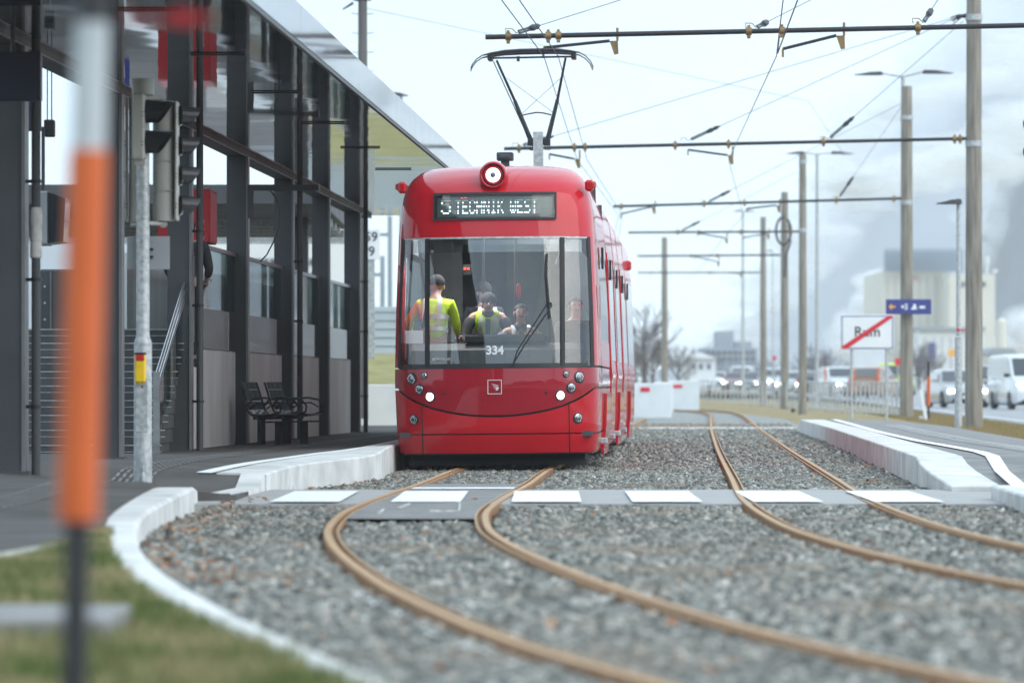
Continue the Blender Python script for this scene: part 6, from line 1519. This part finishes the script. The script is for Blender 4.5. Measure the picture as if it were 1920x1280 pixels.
for r0 in range(3):
    for k in range(9): bb(1324 + 10.5 * k, 1330 + 10.5 * k, 658 + 12 * r0, 663 + 12 * r0, 619.8, .3, 'window', 'bld_window', t)
t = thing('footbridge', 'dark flat bridge deck crossing behind the cars', 'bridge', P(1390, 690, 520)); bb(1330, 1450, 684, 690, 520, 4, 'deck', 'bld_grey', t)
for px in (1333, 1362, 1420, 1447): bb(px, px + 2, 690, 722, 521, 1, 'pillar', 'bld_grey', t)
t = thing('house', 'cream house with a dark roof left of the white van', 'building', P(1880, 720, 470)); bb(1855, 1905, 662, 728, 470, 8, 'wall', 'bld_cream', t); a = P(1852, 663, 469); MB().prism([a, P(1908, 663, 469), P(1900, 652, 469), P(1860, 652, 469)], (0, 10, 0)).build('roof', M['bld_grey'], t)
def roadsign(px, py, Y, shape, mat, label, r=.2):
    z = Z_(py, Y); x = X_(px, Y); t = thing('road_sign', label, 'sign', (x, Y, zroad(Y)), group='small road signs by the far road'); MB().tube((x, Y, zroad(Y)), (x, Y, z), .035, n=8).build('post', M['galv'], t)
    MB().lathe((x, Y - .05, z), (0, -1, 0), [(0, r), (.03, r)], shape).build('sign_disc', M[mat], t)
roadsign(1452, 671, 300, 20, 'red_mark', 'small red round sign left of the close pair of masts', .14); roadsign(1684, 678, 240, 20, 'red_mark', 'small red round sign left of the blue sign mast')
roadsign(1785, 661, 330, 4, 'amber', 'small yellow diamond sign left of the nearest lamp post', .35)
# red marker arm beside the nearest mast
t = thing('signal_arm', 'small red ball on a red arm between lamp post and nearest mast', 'marker', P(1800, 618, 94.6)); MB().ell(P(1797, 618, 94.85), (.035, .035, .035)).tube(P(1797, 618, 94.85), P(1812, 619, 94.85), .010).build('marker_ball', M['red_mark'], t, smooth='s')

# unseen buildings added behind the camera to darken the tram's reflections
t = thing('reflection_block', 'tall grey block added behind the camera to darken the reflections', 'building', (-34, -50, 0))
MB().box((-34, -50, 13), (60, 14, 26)).build('wall', M['bld_back'], t); MB().box((-34, -50, 26.2), (62, 16, .5)).build('roof', M['bld_grey'], t)
m = MB()
for i in range(20):
    for j in range(8): m.box((-61 + 3 * i, -42.9, 2 + 3 * j), (1.4, .2, 1.5))
m.build('window_band', M['bld_window'], t)
for (x, w, h_, y) in ((12, 16, 7, -48), (33, 20, 9, -60), (56, 22, 12, -50), (-90, 30, 14, -60), (85, 30, 10, -60)):
    t = thing('house', 'dull house added behind the camera to darken the reflections', 'building', (x, y, 0), group='houses behind the photographer'); MB().box((x, y, h_ / 2), (w, 10, h_)).build('wall', M['bld_back'], t); MB().prism([Vector((x - w / 2 - .5, y + 5.5, h_)), Vector((x + w / 2 + .5, y + 5.5, h_)), Vector((x, y + 5.5, h_ + 3))], (0, -11, 0)).build('roof', M['bld_window'], t)
# ================================================================ TREES
def tree(px, Y, H_, seed, label, spread=.35, dens=1.0, zb_=None):
    r = random.Random(seed); x = X_(px, Y); z0 = 0 if zb_ is None else zb_; t = thing('bare_tree', label, 'tree', (x, Y, z0), group='bare trees in the haze')
    tm = MB(); cm = MB(); base = Vector((x, Y, z0))
    tm.path([base, base + Vector((.1, 0, H_ * .3)), base + Vector((.0, 0, H_ * .62))], [H_ * .028, H_ * .02, H_ * .008], 8); tm.build('trunk', M['bark'], t)
    def br(p, d, L, rad, lv):
        q = p + d * L; mid = p.lerp(q, .5) + Vector((r.uniform(-1, 1), r.uniform(-1, 1), r.uniform(0, 1))) * L * .08; cm.path([p, mid, q], [rad, rad * .8, rad * .55], 4)
        if lv == 0: return
        for k in range(4 if lv > 1 else 5):
            f = r.uniform(.3, 1); s_ = p.lerp(q, f); dd = (d + Vector((r.uniform(-1, 1), r.uniform(-1, 1), r.uniform(-.3, .9))) * .75).normalized(); br(s_, dd, L * r.uniform(.45, .7), rad * .55, lv - 1)
    for k in range(int(11 * dens)):
        h_ = H_ * r.uniform(.12, .60); a = r.uniform(0, 6.28); d = Vector((math.cos(a) * spread * 2, math.sin(a) * spread * 2, r.uniform(.6, 1.2))).normalized(); br(base + Vector((0, 0, h_)), d, (H_ - h_) * r.uniform(.35, .55), H_ * .008, 3)
    cm.build('crown', M['twig'], t)
tree(1206, 300, 6.5, 1, 'bare tree just right of the tram behind the hoardings', .35, 1.5); tree(1222, 320, 5.2, 2, 'lower bushy bare tree left of the pale mast', .5, 1.7); tree(1270, 360, 4.6, 3, 'bare tree right of the pale mast', .45, 1.5)
tree(1292, 430, 5.2, 4, 'small bare tree above the far hoarding', .45, 1.4); tree(1524, 420, 5.4, 5, 'bare tree left of the town sign', .45, 1.6); tree(1548, 440, 4.8, 6, 'bushy bare tree right behind the thin street lamp', .5, 1.6)
tree(1722, 380, 5.0, 7, 'dark bare tree right of the blue sign mast', .3, 1.8); tree(1735, 385, 4.2, 8, 'lower dark bare tree in front of the warehouse', .3, 1.8); tree(1868, 430, 3.6, 9, 'bare tree left of the white van roof', .5, 1.6); tree(1886, 440, 4.2, 10, 'dark round bare tree above the white van', .55, 1.8)
tree(1190, 420, 6.0, 11, 'bare tree hidden behind the tram rear', .4, 1.2); tree(1330, 520, 5.5, 12, 'hazy bare tree in front of the stepped block', .5, 1.3); tree(1427, 560, 5.0, 13, 'hazy bare tree beyond the bridge deck', .5, 1.3)

# ================================================================ MOUNTAINS
def ridge(name, prof, Y, depth, seed, mat, rough_=.04, jag=0):
    r = np.random.default_rng(seed); xs = np.linspace(prof[0][0], prof[-1][0], 160); rows = []
    top = np.array([Z_(pw(x, prof), Y) for x in xs]); nj = np.convolve(r.normal(size=len(xs) + 8), np.ones(3) / 3, 'same')[4:-4]
    K = 26
    for k in range(K + 1):
        f = k / K; Yk = Y - depth * (1 - f); h_ = np.maximum(top, 1) * f ** 1.25
        n1 = np.convolve(r.normal(size=len(xs) + 16), np.ones(9) / 9, 'same')[8:-8]
        rows.append([Vector((X_(x, Y), Yk, float(h_[i] * (1 + rough_ * n1[i]) + jag * nj[i] * f * 1.0) - (2 if f == 0 else 0))) for i, x in enumerate(xs)])
    rows.append([Vector((p.x, p.y + 300, -5)) for p in rows[-1]])
    return struct(MB().grid(rows).build(name, M[mat], smooth='all'))
#ridge('mountain', [(900, 716), (1000, 660), (1100, 560), (1200, 420), (1320, 250), (1450, 120), (1600, 30), (1750, -40), (1950, -130), (2300, -260)], 3600, 1200, 1, 'hill_snow_hazed', .01)
ridge('mountain', [(1180, 722), (1300, 660), (1420, 585), (1500, 500), (1570, 395), (1640, 290), (1720, 190), (1800, 100), (1900, 0), (2050, -120), (2400, -300)], 3500, 1000, 2, 'hill_snow_hazed', .02)
ridge('mountain', [(1760, 724), (1800, 640), (1840, 470), (1868, 350), (1900, 270), (1950, 210), (2100, 80), (2400, -60)], 1900, 400, 3, 'hill_forest_hazed', .03)
ridge('mountain', [(-300, 300), (100, 360), (300, 430), (500, 520), (700, 620), (850, 716)], 3200, 900, 4, 'hill_forest_hazed')
# cloud banks and steam: many soft puffs
def puffs(path, n, rad, seed, name, label, sq=.45):
    r = random.Random(seed); m = MB()
    for i in range(n):
        f = r.random() * (len(path) - 1); k = int(f); a = P(*path[k]); b = P(*path[k + 1]); p = a.lerp(b, f - k); R_ = rad * r.uniform(.35, 1.0)
        p += Vector((r.gauss(0, rad * .5), r.gauss(0, rad * .6), r.gauss(0, rad * .32))); m.ell(p, (R_ * r.uniform(.9, 1.8), R_, R_ * sq * r.uniform(.7, 1.2)), 12, 8)
    o = m.build(name, M['cloud_soft'], smooth='all'); tag(o, label, 'cloud', kind='stuff'); return o
def soft(name, dens):
    m = bpy.data.materials.new(name); m.use_nodes = True; t = m.node_tree; b = t.nodes['Principled BSDF']; b.inputs['Base Color'].default_value = (.95, .97, 1, 1); b.inputs['Roughness'].default_value = 1
    b.inputs['Subsurface Weight'].default_value = 0
    tr = t.nodes.new('ShaderNodeBsdfTransparent'); lw = t.nodes.new('ShaderNodeLayerWeight'); lw.inputs[0].default_value = .5; mr = t.nodes.new('ShaderNodeMapRange'); mr.inputs[1].default_value = 0; mr.inputs[2].default_value = 1; mr.inputs[3].default_value = dens; mr.inputs[4].default_value = 0
    mxs = t.nodes.new('ShaderNodeMixShader'); tl_ = t.nodes.new('ShaderNodeBsdfTranslucent'); tl_.inputs[0].default_value = (.95, .97, 1, 1); ad = t.nodes.new('ShaderNodeMixShader'); ad.inputs[0].default_value = .5
    t.links.new(b.outputs[0], ad.inputs[1]); t.links.new(tl_.outputs[0], ad.inputs[2])
    t.links.new(lw.outputs['Facing'], mr.inputs[0]); t.links.new(mr.outputs[0], mxs.inputs[0]); t.links.new(tr.outputs[0], mxs.inputs[1]); t.links.new(ad.outputs[0], mxs.inputs[2]); t.links.new(mxs.outputs[0], t.nodes['Material Output'].inputs[0]); return m
M['cloud_soft'] = soft('cloud_soft', .26)
puffs([(1560, 290, 2350), (1640, 215, 2350), (1720, 185, 2350), (1800, 160, 2300), (1890, 150, 2250), (2000, 130, 2250)], 90, 11, 1, 'cloud_bank', 'torn white cloud band below the mountain top, upper one')
puffs([(1560, 350, 1150), (1650, 330, 1150), (1740, 315, 1120), (1830, 310, 1030), (1870, 285, 1000), (1930, 200, 980)], 90, 7, 2, 'cloud_bank', 'broad white cloud band across the mountain slope, lower one')
puffs([(1480, 540, 3300), (1570, 395, 3300), (1640, 290, 3300), (1720, 190, 3300), (1800, 100, 3300), (1900, 0, 3300), (1960, -60, 3300)], 110, 24, 12, 'cloud_bank', 'soft mist veiling the mountain ridge line', .9)
puffs([(1835, 480, 1850), (1868, 350, 1850), (1900, 270, 1850), (1950, 210, 1850)], 50, 7, 13, 'cloud_bank', 'mist wisps along the edge of the dark slope at far right', .9)
puffs([(1330, 680, 2400), (1420, 590, 2400), (1480, 500, 2400), (1530, 420, 2400)], 60, 14, 9, 'cloud_bank', 'pale mist hiding the left foot of the mountain')
puffs([(1860, 92, 1000), (1960, 88, 1000)], 20, 5, 3, 'cloud_bank', 'small white cloud patch at the top right')
puffs([(1598, 665, 900), (1596, 620, 900), (1608, 575, 900), (1630, 545, 900), (1655, 520, 900)], 60, 2.6, 5, 'steam_plume', 'white steam plume rising above the town sign', .9)
puffs([(1668, 580, 880), (1660, 545, 880), (1640, 525, 880)], 30, 2.2, 6, 'steam_plume', 'fainter steam plume left of the sign mast', .9)
puffs([(1900, 655, 800), (1915, 630, 800), (1935, 600, 800)], 40, 2.6, 7, 'steam_plume', 'white steam plume at the right edge above the van', .9)

# ================================================================ HAZE
me = bpy.data.meshes.new('haze'); mb = MB().box((0, 1880, 169), (2600, 4080, 342)); me.from_pydata(mb.v, [], mb.f)
hm = bpy.data.materials.new('haze'); hm.use_nodes = True; ht = hm.node_tree; ht.nodes.clear(); pv = ht.nodes.new('ShaderNodeVolumePrincipled'); ho = ht.nodes.new('ShaderNodeOutputMaterial')
pv.inputs['Color'].default_value = (.93, .97, 1, 1); pv.inputs['Density'].default_value = HAZE; pv.inputs['Anisotropy'].default_value = 0
ht.links.new(pv.outputs[0], ho.inputs['Volume']); me.materials.append(hm)
hz = bpy.data.objects.new('haze', me); S.collection.objects.link(hz); tag(hz, 'pale winter haze in the air', 'haze', kind='stuff')
